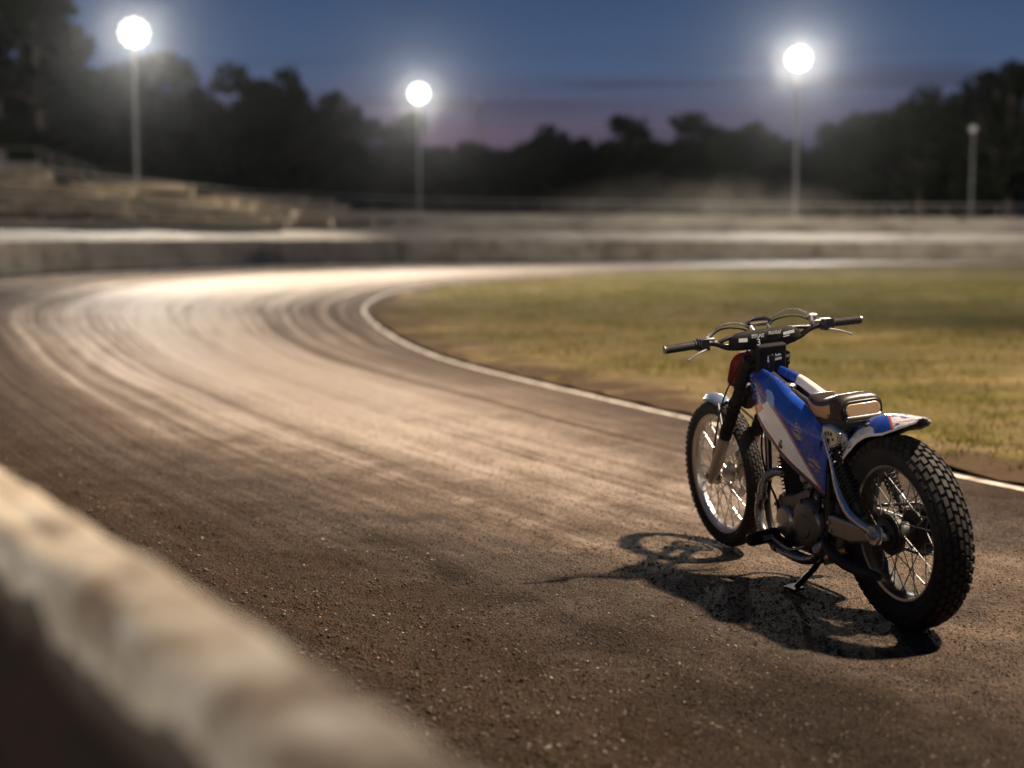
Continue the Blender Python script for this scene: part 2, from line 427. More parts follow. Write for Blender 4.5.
def build_clods():
    """the loose aggregate of the dirt itself near the camera, with bigger clods at the outer edge"""
    m, nt = new_mat('loose_aggregate')
    geo = N(nt, 'ShaderNodeNewGeometry'); p = geo.outputs['Position']
    wn = N(nt, 'ShaderNodeTexWhiteNoise'); wn.noise_dimensions = '1D'; L(nt, geo.outputs['Random Per Island'], wn.inputs['W'])
    big = noise(nt, p, 1.7, 5, .65)
    c = ramp(nt, wn.outputs['Value'], [(0., (.024,.018,.013)), (.45, (.052,.039,.029)), (.8, (.088,.067,.051)), (.95, (.16,.127,.10)), (1., (.42,.36,.30))])
    c = mix(nt, 1., c, ramp(nt, big, [(.3, .55), (.7, 1.1)]), 'MULTIPLY')
    principled(nt, **{'Base Color': c, 'Roughness': .85, 'Specular IOR Level': .12})
    n = 300000
    y = 1.6/(1-rng.random(n)*(1-1.6/13.)); x = (rng.random(n)*2-1)*.41*y + 0.
    # across/along coordinates of every stone
    C = (OUT[:330]+IN[:330])/2; D = OUT[:330]-IN[:330]; Wd = np.linalg.norm(D,axis=1); D = D/Wd[:,None]
    P = np.stack([x,y],1); best = np.zeros(n,int)
    for k0 in range(0,n,20000):
        q = P[k0:k0+20000]; T = np.stack([-D[:,1],D[:,0]],1)
        s_ = np.abs(((q[:,None,:]-C[None,::2])*T[None,::2]).sum(-1)); best[k0:k0+20000] = s_.argmin(1)*2
    w = Wd[best]; a = ((P-IN[:330][best])*D[best]).sum(1)
    ok = (a > .35) & (a < w-.03); P, a, w = P[ok], a[ok], w[ok]
    z = track_height(a, w, P[:,0], P[:,1])
    edge = np.clip(1-(w-a)/3.0, 0, 1)
    rr = rng.random(len(P))
    r = .0016 + .0042*rr**3 + .016*edge*(rng.random(len(P))**14)
    for i in range(len(P)):
        qx, qy = P[i]; e0 = min(a[i], w[i]-a[i])
        n5 = mnoise.fractal(Vector((qx*3.1,qy*3.1,0)), .9, 2.1, 5)
        z[i] += .0045*n5*min(1, max(0,(e0-.3)/.4))
        if edge[i] > 0:
            lump = mnoise.fractal(Vector((qx*5.5,qy*5.5,4.)), .8, 2.2, 4); z[i] += edge[i]*max(0, .055*(n5*.6+lump*.6+.12))
    octa = np.array([(1,0,0),(-.5,.87,0),(-.5,-.87,0),(0,0,.8),(.2,.1,-.7)])
    of = np.array([(0,1,3),(1,2,3),(2,0,3),(1,0,4),(2,1,4),(0,2,4)])
    jit = 1 + rng.uniform(-.45,.45,(len(P),5,3))
    ang = rng.uniform(0,2*PI,len(P)); ca, sa = np.cos(ang), np.sin(ang)
    q = octa[None]*jit*r[:,None,None]*np.array([1.35,1.,.9])
    x = q[...,0]*ca[:,None]-q[...,1]*sa[:,None]; y = q[...,0]*sa[:,None]+q[...,1]*ca[:,None]
    V = np.stack([x+P[:,0,None], y+P[:,1,None], q[...,2]+z[:,None]+r[:,None]*.15], -1).reshape(-1,3)
    F = (np.arange(len(P))[:,None,None]*5 + of[None]).reshape(-1,3)
    o = np_mesh('gravel', V, F, m); tag(o, 'loose stones and clods of the dirt track', kind='stuff')
build_clods()

# ------------------------------------------------------------------ walls
def wall_height(d): return float(np.interp(d, [arc_near(-14.85,43.6), arc_near(-7.9,56), arc_near(16,63.7)], [1.02, .92, .74]))
def panel_wall(d0, d1, L0, off, label, thick=.22):
    root = empty('concrete_wall', (*out_at((d0+d1)/2, off)[0], 0)); tag(root, label, 'concrete wall')
    n = max(1, round((d1-d0)/L0)); st = (d1-d0)/n
    for k in range(n):
        a, b = d0+k*st, d0+(k+1)*st-.012
        mb = MB(); h = wall_height((a+b)/2) + random.uniform(-.008,.008)
        sub = 3; ring = []
        for q in range(sub+1):
            dd = a+(b-a)*q/sub
            p0, nn = out_at(dd, off); p1, _ = out_at(dd, off+thick)
            pb = out_at(dd, off-.05)[0]
            ring.append([(*pb,0),(*pb,.20),(*p0,.26),(*p0,h-.02),(*(p0+nn*.02),h),(*(p1-nn*.02),h),(*p1,h-.02),(*p1,0)])
        k8 = 8; vs = [v for r_ in ring for v in r_]; fs = []
        for q in range(sub):
            for j in range(k8):
                fs.append((q*k8+j, q*k8+(j+1)%k8, (q+1)*k8+(j+1)%k8, (q+1)*k8+j))
        fs.append(tuple(range(k8))); fs.append(tuple(sub*k8+j for j in reversed(range(k8))))
        mb.add(vs, fs)
        o = mb.build('wall_panel', M_wall, smooth=True, angle=30)
        o.parent = root; o.matrix_parent_inverse = Matrix.Translation(-root.location)
    return root
D_LEFT0 = arc_near(-11.5,24); D_LEFT1 = arc_near(-10.54,53.3)
panel_wall(D_LEFT0+.02, D_LEFT1, 3.0, 0., 'pale concrete barrier left of the track bend, ending at a dark step back')
panel_wall(D_LEFT1-.5, OLEN[-1]-3, 3.2, .42, 'long low concrete barrier curving across behind the grass and far straight')
def near_wall():
    """the worn wall right in front of the camera: one swept run with chipped, rounded coping"""
    d1 = D_LEFT0
    ds = np.concatenate([np.arange(0, 9.5, .03), np.arange(9.5, d1, .5)])
    t, h = .135, 1.08
    prof = [(0,0),(0,.3),(0,.6),(0,.85),(0,.95)]
    for k in range(7):
        an = PI/2*k/6; prof.append((.035-.035*math.cos(an), h-.035+.035*math.sin(an)))
    for k in range(1,6): prof.append((.035+(t-.07)*k/6, h))
    for k in range(7):
        an = PI/2*k/6; prof.append((t-.035+.035*math.sin(an), h-.035+.035*math.cos(an)))
    prof += [(t,.95),(t,.85),(t,.7),(t,.45),(t,0)]
    V = []
    for d in ds:
        p, nn = out_at(d, 0)
        for o_, z in prof:
            e = 0.
            if z > .8 and d < 9.5:
                q = Vector((p[0]*4+o_*3, p[1]*4, z*4))
                e = .016*mnoise.fractal(q, .8, 2.2, 6)
                c = mnoise.noise(Vector((p[0]*2.1, p[1]*2.1, 5.+(3 if o_ > t/2 else 0))))
                if c > .25 and z > .98: e -= .03*(c-.25)
            V.append((p[0]+nn[0]*(o_+e*.6), p[1]+nn[1]*(o_+e*.6), z+(e if z > .3 else 0)))
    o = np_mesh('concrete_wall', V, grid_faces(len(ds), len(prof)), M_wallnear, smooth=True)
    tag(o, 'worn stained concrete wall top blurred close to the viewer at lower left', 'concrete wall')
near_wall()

# ------------------------------------------------------------------ terraces
def ztop(d): return float(np.interp(d, [arc_near(*q) for q in ((-14.2,46),(-11.4,52.1),(-8.6,55.3),(-7.3,56.7),(-3,59.5),(0,61.4),(16,63.7))], [3.3,3.0,2.55,2.35,2.1,1.98,1.8]))
def sweep(name, prof_fn, d0, d1, step, mat, parent):
    ds = np.linspace(d0, d1, max(2, int((d1-d0)/step)+1)); V = []
    k = len(prof_fn(d0))
    for d in ds:
        for o_, z in prof_fn(d):
            p, _ = out_at(d, o_); V.append((*p, z))
    n = len(ds); F = []
    for i in range(n-1):
        for j in range(k): F.append((i*k+j, (i+1)*k+j, (i+1)*k+(j+1)%k, i*k+(j+1)%k))
    mb = MB(); mb.add(V, F + [tuple(range(k)), tuple((n-1)*k+j for j in reversed(range(k)))])
    o = mb.build(name, mat, smooth=False)
    if parent is not None: o.parent = parent; o.matrix_parent_inverse = Matrix.Translation(-parent.location)
    return o
D_END = OLEN[-1]-3
# pale bank of dirt behind the wall, up to the foot of the terraces
bk = sweep('dirt_bank', lambda d: [(.24 if d < D_LEFT1-.5 else .66,0.),(.24 if d < D_LEFT1-.5 else .66,wall_height(d)-.03),(1.2,wall_height(d)+.12),(2.3,wall_height(d)+.40),(2.3,0.)], D_LEFT0, D_END, 1.0, M_bank, None)
tag(bk, kind='structure')
NSTEP = 6; STEPD = .88
def stand(d0, d1, label, cat, benches):
    p, nn = out_at((d0+d1)/2, 4.5)
    root = empty('grandstand', (*p, 0)); tag(root, label, cat)
    for k in range(NSTEP):
        def pf(d, k=k):
            zb = wall_height(d)+.36; zt = ztop(d)
            z = zb + (zt-zb)*(k+1)/NSTEP
            a = 2.31+STEPD*k
            return [(a,0.),(a,z-.11),(a-.03,z-.11),(a-.03,z),(a+STEPD-.036,z),(a+STEPD-.036,0.)]
        st_ = sweep('terrace_step', pf, d0, d1, 1.2, M_terrace, root); st_.data.materials.append(M_nosing)
        for i_, f_ in enumerate(st_.data.polygons):
            if i_ % 6 in (2, 3) and len(f_.vertices) == 4: f_.material_index = 1
    if benches:
        for k in range(NSTEP):
            d = d0 + 1.0 + random.uniform(0,1)
            while d < d1-9:
                ln_ = random.choice((4.6, 5.2, 5.6))
                if random.random() < benches:
                    dm = d+ln_/2; zb = wall_height(dm)+.36; z = zb+(ztop(dm)-zb)*(k+1)/NSTEP
                    off = 2.31+STEPD*k+.50
                    mb = MB(); tilt = random.uniform(-.015,.015)
                    for q in (0, 1):
                        a_, b_ = d, d+ln_
                        pa, na = out_at(a_, off+q*.17); pb, nb = out_at(b_, off+q*.17)
                        c = (pa+pb)/2; an = math.atan2(*(pb-pa)[::-1])
                        mb.box((*c, z+.40+tilt), (ln_, .15, .045), Matrix.Rotation(an,3,'Z'))
                        if q == 0: mb.box((*(c-na*.055), z+.31+tilt), (ln_-.02, .03, .09), Matrix.Rotation(an,3,'Z'))
                    for f in (.08,.5,.92):
                        pc = pa+(pb-pa)*f - na*.08
                        mb.box((*pc, z+.19), (.05,.22,.375), Matrix.Rotation(an,3,'Z'))
                    o = mb.build('bench', M_plank, smooth=False); o.parent = root; o.matrix_parent_inverse = Matrix.Translation(-root.location)
                d += ln_ + random.uniform(.05, .16)
    return root
D_SPLIT = arc_near(1.5,61.7)
left_stand = stand(D_LEFT0+2, D_SPLIT, 'grey concrete terrace with rows of plank benches at the left', 'grandstand', .94)
stand(D_SPLIT+.06, D_END, 'low grey concrete terrace running behind the far barrier', 'grandstand', 0)
def upper_block():
    p = (-22., 55.); an = .6
    root = empty('announcer_stand', (*p,0)); root.rotation_euler[2] = an
    tag(root, 'grey stepped block with sloping stair rail above the terrace at far left', 'stand')
    mb = MB(); mb.box((0,0,1.9), (9,2.6,3.8)); mb.build('platform', M_terrace, root, smooth=False)
    for k in range(2):
        mb = MB(); mb.box((-.4,.3-.0+.5*k,3.8+.2*(2*k+1)+.002), (7.6-.6*k,1.9-1.*k,.4)); mb.build('tier', M_terrace, root, smooth=False)
    mb = MB()
    mb.tube([(4.4,-1.2,4.3),(6.6,-1.4,3.55)], .03, 6); mb.tube([(4.4,-1.2,4.0),(6.6,-1.4,3.3)], .025, 6)
    for f in np.linspace(0,1,5): mb.tube([(4.4+2.2*f,-1.2-.2*f,2.4),(4.4+2.2*f,-1.2-.2*f,4.3-.75*f)], .02, 6)
    mb.tube([(-4.4,-1.25,4.4),(4.4,-1.2,4.3)], .03, 6)
    mb.build('stair_rail', M_railing, root)
upper_block()
def rail_fence(d0, d1):
    p, nn = out_at((d0+d1)/2, 7.6); root = empty('railing', (*p,0)); tag(root, 'thin grey steel railing along the top of the terraces', 'railing')
    inv = Matrix.Translation(-root.location)
    off = 2.31+STEPD*NSTEP-.12
    for h in (.62, .34):
        pts = []
        for d in np.arange(d0, d1, 1.2):
            q, _ = out_at(d, off); pts.append((*q, ztop(d)+h))
        mb = MB(); mb.tube(pts, .035 if h > .6 else .025, 6); o = mb.build('rail', M_galv); o.parent = root; o.matrix_parent_inverse = inv
    for d in np.arange(d0, d1, 2.4):
        q, _ = out_at(d, off); mb = MB(); mb.tube([(*q, ztop(d)-.02),(*q, ztop(d)+.62)], .025, 6)
        o = mb.build('post', M_railing); o.parent = root; o.matrix_parent_inverse = inv
rail_fence(D_LEFT0+3, D_END)

# ------------------------------------------------------------------ floodlight masts
def mat_lens(name, strength, col=(1.,.93,.82)):
    m, nt = new_mat(name)
    principled(nt, **{'Base Color': (.8,.8,.8), 'Roughness': .3, 'Emission Color': col, 'Emission Strength': strength})
    return m
M_lens = mat_lens('lit_floodlight_glass', 2.6)
M_lensoff = simple('unlit_floodlight_glass', (.5,.5,.48), .25, 0, .2)
M_house = simple('floodlight_housing', (.12,.12,.12), .5, .6, .3, 4.)
def mast(x, y, h, aim, label, rings=2, lit=None, unit=.255, col=(1.,.92,.80), spot=80, r=.075, soft=.3, blend=.6):
    root = empty('floodlight_mast', (x, y, 0)); tag(root, label, 'floodlight')
    an = math.atan2(aim[1]-y, aim[0]-x); root.rotation_euler[2] = an       # local +x faces the aim
    mb = MB(); mb.tube([(0,0,0),(0,0,h*.5),(0,0,h)], [r, r*.8, r*.55], 14); mb.lathe([(r+.16,0),(r+.16,.03),(r+.01,.035),(r+.01,0)], (0,0,0), 'Z', 20)
    mb.build('pole', M_galv, root)
    down = math.atan2(h-1, math.hypot(aim[0]-x, aim[1]-y))
    hz = h-.12-rings*unit
    for k in range(-rings, rings+1):
        half = math.sqrt(max(.05, (rings+.35)**2-k*k))*unit
        mb = MB(); mb.box((.06,0,hz+k*unit*.87), (.07, 2*half, .05)); mb.build('crossarm', M_galv, root, bevel=.006)
    spots = [(0.,0.)] + [(unit*1.01*q*math.cos(2*PI*j/(6*q)), unit*1.01*q*math.sin(2*PI*j/(6*q))) for q in range(1, rings+1) for j in range(6*q)]
    for oy, oz in spots:
        if True:
            q = Vector((.2, oy, hz+oz))
            rot = Matrix.Rotation(down, 3, 'Y'); rr = unit*.47
            mb = MB(); mb.lathe([(0,-.16),(rr*.55,-.15),(rr*.9,-.02),(rr,.08),(rr,.10),(rr*.93,.10),(0,.06)], (0,0,0), 'X', 20, closed=False)
            mb.v = [tuple(q+rot@Vector(p)) for p in mb.v]; lamp = mb.build('floodlight', M_house, root)
            mb = MB(); mb.lathe([(0,.10),(rr*.92,.095),(rr*.92,.08),(0,.075)], (0,0,0), 'X', 20, closed=False)
            mb.v = [tuple(q+rot@Vector(p)) for p in mb.v]; mb.build('lens', M_lens if lit else M_lensoff, lamp)
    if lit:
        ld = bpy.data.lights.new('floodlight_beam', 'SPOT'); ld.energy = lit; ld.color = col; ld.shadow_soft_size = soft
        lo = bpy.data.objects.new('floodlight_beam', ld); COL.objects.link(lo)
        ld.spot_size = R(spot); ld.spot_blend = blend
        dirv = Vector((aim[0]-x, aim[1]-y, aim[2]-h)).normalized()
        lo.location = Vector((x, y, h-.4)) + dirv*.85
        lo.rotation_euler = dirv.to_track_quat('-Z','Y').to_euler()
    return root
mast(-16.35, 66, 10.35, (-10,50,0), 'tall lit floodlight mast at the left, in front of the tallest trees', lit=24000)
mast(-6.0, 98, 10.5, (-4,74,0), 'lit floodlight mast in the middle of the far bend, smallest of the lit ones', lit=22000, r=.085)
mast(15.0, 80, 10.75, (13,57,0), 'lit floodlight mast at the right behind the far barrier', spot=100, lit=32000, r=.085)
mast(23.1, 76, 6.35, (10,40,0), 'short unlit lamp post at far right before dark trees', rings=0, unit=.42, r=.07)
# the infield mast whose beam throws the motorcycle's shadow; it stands to the right of the picture
mast(11.7, 7.7, 19.4, (-2.2,13.2,0), 'tall infield floodlight mast lighting the motorcycle from the right', lit=68000, spot=68, col=(1.,.81,.62), soft=.5, blend=.6, r=.14)
mast(-28, 43, 19, (4,39,0), 'unseen floodlight mast added beyond the left terrace to brighten the bend', lit=230000, spot=54, soft=.3, blend=1., r=.14)  # out-of-view mast, added for extra light across the bend
def radio_mast():
    x, y, h = -3.2, 150., 13.0
    root = empty('radio_mast', (x,y,0)); tag(root, 'thin lattice mast rising over the trees right of the middle floodlight', 'radio mast')
    mb = MB()
    for sx, sy in ((1,1),(1,-1),(-1,1),(-1,-1)): mb.tube([(sx*.4,sy*.4,0),(sx*.12,sy*.12,h)], .05, 5)
    mb.build('legs', M_galv, root)
    mb = MB()
    for k in range(12):
        a, b = 1-k/12*.7, 1-(k+1)/12*.7; z0, z1 = h*k/12, h*(k+1)/12
        for s in ((1,1,1,-1),(1,-1,-1,-1),(-1,-1,-1,1),(-1,1,1,1)): mb.tube([(s[0]*.4*a,s[1]*.4*a,z0),(s[2]*.4*b,s[3]*.4*b,z1)], .025, 4)
    mb.build('bracing', M_galv, root)
    mb = MB(); mb.tube([(-.5,0,h*.93),(.5,0,h*.93)], .05, 5); mb.tube([(0,0,h),(0,0,h+1.2)], .04, 5); mb.build('antenna', M_galv, root)
radio_mast()

# ------------------------------------------------------------------ trees
def mat_leaf(name, c0, c1):
    m, nt = new_mat(name)
    oi = N(nt, 'ShaderNodeObjectInfo'); geo = N(nt, 'ShaderNodeNewGeometry')
    t = noise(nt, geo.outputs['Position'], .8, 4)
    c = mix(nt, t, c0, c1)
    c = mix(nt, .5, c, mix(nt, oi.outputs['Random'], (.7,.7,.7), (1.2,1.15,1.)), 'MULTIPLY')
    principled(nt, **{'Base Color': c, 'Roughness': .8, 'Specular IOR Level': .05})
    return m
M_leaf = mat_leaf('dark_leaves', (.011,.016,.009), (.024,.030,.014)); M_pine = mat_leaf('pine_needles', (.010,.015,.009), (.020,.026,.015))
M_bark = simple('bark', (.085,.065,.05), .9, 0, .3, 2., (.04,.04,.03))
def leaf_cloud(clumps, per, size):
    """clumps: (x,y,z,r); small leaf-sized faces spread through each clump's volume"""
    V = []
    for x, y, z, r in clumps:
        n = int(per*r*r)
        d = rng.normal(0,1,(n,3)); d /= np.linalg.norm(d,axis=1)[:,None]
        p = np.array([x,y,z]) + d*(r*rng.random(n)**.45)[:,None]*np.array([1,1,.8])
        u = rng.normal(0,1,(n,3)); u /= np.linalg.norm(u,axis=1)[:,None]
        w = np.cross(u, rng.normal(0,1,(n,3))); w /= np.linalg.norm(w,axis=1)[:,None]
        s = size*rng.uniform(.6,1.3,n)[:,None]
        V.append(np.stack([p-u*s-w*s*.5, p+u*s-w*s*.5, p+u*s*.7+w*s*.6, p-u*s*.7+w*s*.6],1))
    V = np.concatenate(V).reshape(-1,3)
    return V, np.arange(len(V)).reshape(-1,4)
def make_tree(kind, seed):
    global rng
    rng = np.random.default_rng(seed); rnd = random.Random(seed)
    root = empty('pine_tree' if kind == 'pine' else 'broadleaf_tree')
    h = 10.
    mb = MB(); clumps = []
    lean = (rnd.uniform(-.4,.4), rnd.uniform(-.4,.4))
    trunk = spline([(0,0,0),(lean[0]*.3,lean[1]*.3,h*.3),(lean[0]*.8,lean[1]*.8,h*.6),(lean[0],lean[1],h*.93)], 10)
    mb.tube(trunk, list(np.linspace(.24,.04,10)), 9)
    if kind == 'pine':
        for k in range(30):
            f = rnd.uniform(.34,.98); an = rnd.uniform(0,2*PI); ln_ = (1-f)*3.4*rnd.uniform(.5,1.1)+.5
            b = Vector((lean[0]*f, lean[1]*f, h*f*.95))
            e = b+Vector((math.cos(an)*ln_, math.sin(an)*ln_, rnd.uniform(-.1,.5)))
            mb.tube([b, (b+e)/2+Vector((0,0,.15)), e], [.06,.04,.015], 5)
            for q in (.55, .8, 1.): 
                if rnd.random() < .8:
                    c = b+(e-b)*q; clumps.append((c.x, c.y, c.z+.1, rnd.uniform(.35,.75)))
        V, F = leaf_cloud(clumps, 300, .12)
    else:
        n = rnd.choice((13,15,17)); wd = rnd.uniform(2.3,3.1)
        for k in range(n):
            f = rnd.uniform(.33,.62); an = 2*PI*k/n*2.4+rnd.uniform(-.4,.4); zz = h*rnd.uniform(.32,.93)
            pr = math.sin(PI*min(1,max(0,(zz/h-.18)/.86)))**.7
            ln_ = wd*pr*rnd.uniform(.45,1.)
            b = Vector((lean[0]*f, lean[1]*f, h*f*.8)); e = Vector((lean[0]*f+math.cos(an)*ln_, lean[1]*f+math.sin(an)*ln_, zz))
            mb.tube([b, (b+e)/2+Vector((0,0,-.2)), e], [.10,.06,.02], 5)
            r0 = rnd.uniform(.75,1.25); clumps.append((e.x,e.y,e.z,r0))
            for q in range(4):
                a2 = rnd.uniform(0,2*PI); clumps.append((e.x+math.cos(a2)*r0*.9, e.y+math.sin(a2)*r0*.9, e.z+rnd.uniform(-.6,.6), rnd.uniform(.3,.65)))
        clumps.append((lean[0],lean[1],h*.9,1.0)); clumps.append((0,0,h*.6,1.7)); clumps.append((0,0,h*.4,1.6))
        V, F = leaf_cloud(clumps, 150, .16)
    mb.build('trunk', M_bark, root)
    np_mesh('crown', V, F, M_pine if kind == 'pine' else M_leaf, root)
    return root
protos = [make_tree('broad', s) for s in (11,12,13,14,15)] + [make_tree('pine', s) for s in (21,22,23)]
used = [False]*len(protos)
def tree(pi, x, y, h, wide, rz, label, group):
    if not used[pi]: o = protos[pi]; used[pi] = True
    else: o = copy_tree(protos[pi])
    o.location = (x, y, -.05); o.rotation_euler[2] = rz; k = h/10.; o.scale = (k*wide, k*wide, k)
    tag(o, label, 'tree', group)
TR = random.Random(5)
T_UNI = [
 (5,-28.0,82,15.6,1.25,'tallest dark pine at the left edge, its top cut by the frame'),
 (6,-24.3,80,14.8,1.2,'tall dark pine beside the leftmost one, behind the left floodlight glow'),
 (0,-21.9,94,12.4,1.05,'dark tree just right of the left floodlight, lower than the pines'),
 (1,-19.6,110,13.2,.72,'narrow tree left of the twin crowned pair, sky on both sides'),
 (2,-16.6,111,13.4,.8,'tall round topped tree standing clear against the pink sky left of centre'),
 (3,-13.2,116,11.9,.9,'spreading tree between the round topped tree and the middle floodlight'),
 (4,-8.8,121,10.6,.8,'small tree directly behind the middle floodlight pole'),
 (2,2.9,131,10.4,1.0,'low rounded tree right of the radio mast'),
 (0,9.6,130,11.1,.85,'bushy tree with a domed top in the middle of the far tree line'),
 (1,16.0,131,11.4,.95,'broad tree left of the right floodlight mast'),
 (3,21.2,130,10.5,.95,'tree directly behind the right floodlight pole'),
 (4,26.6,119,10.4,1.05,'medium dark tree right of the right floodlight'),
 (2,29.4,109,11.7,1.1,'big dark tree left of the far right one'),
 (0,33.2,101,12.4,1.35,'largest broad tree at the right edge above the unlit lamp post'),
]
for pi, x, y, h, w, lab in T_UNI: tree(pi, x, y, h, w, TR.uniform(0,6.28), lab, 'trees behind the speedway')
for k in range(110):
    x = -54+136*(k+.5)/110+TR.uniform(-.6,.6); y = 128+TR.uniform(0,28)
    hh = TR.uniform(8.4,10.2) + max(0,(-x-18))*.28 + min(6,max(0,(x-24))*.13)
    if -8 < x < 0: hh = min(hh, 9.2)
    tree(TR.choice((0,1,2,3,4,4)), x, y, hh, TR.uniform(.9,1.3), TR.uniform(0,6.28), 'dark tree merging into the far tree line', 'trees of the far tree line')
for k in range(7):
    tree(TR.choice((5,6,7)), -46+k*3.1+TR.uniform(-.8,.8), 86+TR.uniform(0,16), TR.uniform(13,15.5), 1.25, TR.uniform(0,6.28), 'dark pine in the wood at the left edge', 'pines in the left wood')
for k, p in enumerate(protos):
    if not used[k]: p.location = (-52+k, 100, 0); tag(p, 'dark pine in the wood at the left edge', 'tree', 'pines in the left wood')
def woods():
    r2 = np.random.default_rng(3); n = 34000
    x = r2.uniform(-90,120,n); y = r2.uniform(150,172,n)
    top = 7.2+1.3*np.sin(x*.23)+.9*np.sin(x*.71+1)+np.clip((-x-20)*.2,0,6)+np.clip((x-25)*.12,0,4)
    z = top*r2.random(n)**.8
    p = np.stack([x,y,z],1); u = r2.normal(0,1,(n,3)); u/=np.linalg.norm(u,axis=1)[:,None]
    w = np.cross(u, r2.normal(0,1,(n,3))); w/=np.linalg.norm(w,axis=1)[:,None]; s = r2.uniform(.25,.6,n)[:,None]
    V = np.stack([p-u*s-w*s*.5,p+u*s-w*s*.5,p+u*s*.7+w*s*.6,p-u*s*.7+w*s*.6],1).reshape(-1,3)
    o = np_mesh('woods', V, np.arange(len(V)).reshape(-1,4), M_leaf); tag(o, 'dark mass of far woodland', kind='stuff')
woods()

# ------------------------------------------------------------------ the motorcycle (x forward from the rear axle, y left, z up)
M_rubber = simple('tyre_rubber', (.018,.017,.016), .72, 0, .55, 22., (.075,.056,.042), .3, 0, 220., .35)
M_black = simple('black_paint', (.009,.009,.010), .40, 0, .12, 16., (.09,.07,.05))
M_blackmatt = simple('black_casing', (.022,.022,.022), .55, .3, .45, 18., (.10,.075,.055), .15, 0, 60)
M_engine = simple('grey_engine_alloy', (.17,.165,.16), .40, .85, .45, 14., (.09,.07,.05), .12, 0, 80)
M_chrome = simple('chrome', (.72,.72,.72), .16, 1., .18, 12., (.20,.15,.11))
M_alloy = simple('dull_alloy', (.42,.40,.37), .36, .95, .55, 10., (.17,.125,.09))
M_rim = simple('rim_alloy', (.62,.61,.58), .30, .95, .25, 12., (.20,.15,.11))
M_rimdark = simple('dark_rim', (.05,.048,.045), .45, .6, .35, 12., (.10,.075,.055))
M_rimspoke = simple('dull_spoke', (.22,.21,.20), .35, .9, .35, 30., (.12,.09,.07))
M_steel = simple('spoke_steel', (.55,.54,.52), .28, 1., .2, 30., (.2,.15,.11))
M_slider = simple('tan_grey_fork_slider', (.36,.31,.26), .38, .6, .35, 10., (.19,.14,.1))
M_leather = simple('black_seat_vinyl', (.026,.018,.012), .38, 0, .22, 9., (.12,.075,.045), .2, 0, 160)
M_tan = simple('tan_seat_side', (.44,.23,.105), .5, 0, .3, 10., (.20,.13,.08), .2, 0, 120)
M_red = simple('dark_red_plate', (.22,.025,.018), .3, 0, .35, 12., (.05,.03,.02), 0, .4)
M_white = simple('white_sticker', (.75,.74,.71), .45, 0, .3, 60., (.25,.2,.16))
M_amber = simple('tan_tail_lens', (.42,.27,.13), .22, 0, .35, 30., (.20,.14,.09), 0, .6)
M_silverblue = simple('silver_blue_fender', (.20,.26,.38), .30, .5, .3, 12., (.17,.13,.1), 0, .4)
M_cream = simple('worn_cream_label', (.55,.46,.34), .42, .1, .6, 40., (.10,.07,.05))
M_orange = simple('orange_fitting', (.55,.12,.02), .4, 0, .3, 20.)
M_exh = simple('heat_dulled_exhaust', (.34,.33,.32), .26, .9, .5, 9., (.05,.04,.032))
M_fin = simple('sooty_fins', (.010,.010,.010), .75, 0, .35, 18., (.05,.04,.03), 0, 0, 60, .15)
M_screen = simple('gauge_glass', (.30,.22,.16), .12, 0, .3, 20., (.1,.08,.06), 0, .8)  # tan reflection painted into the glass colour

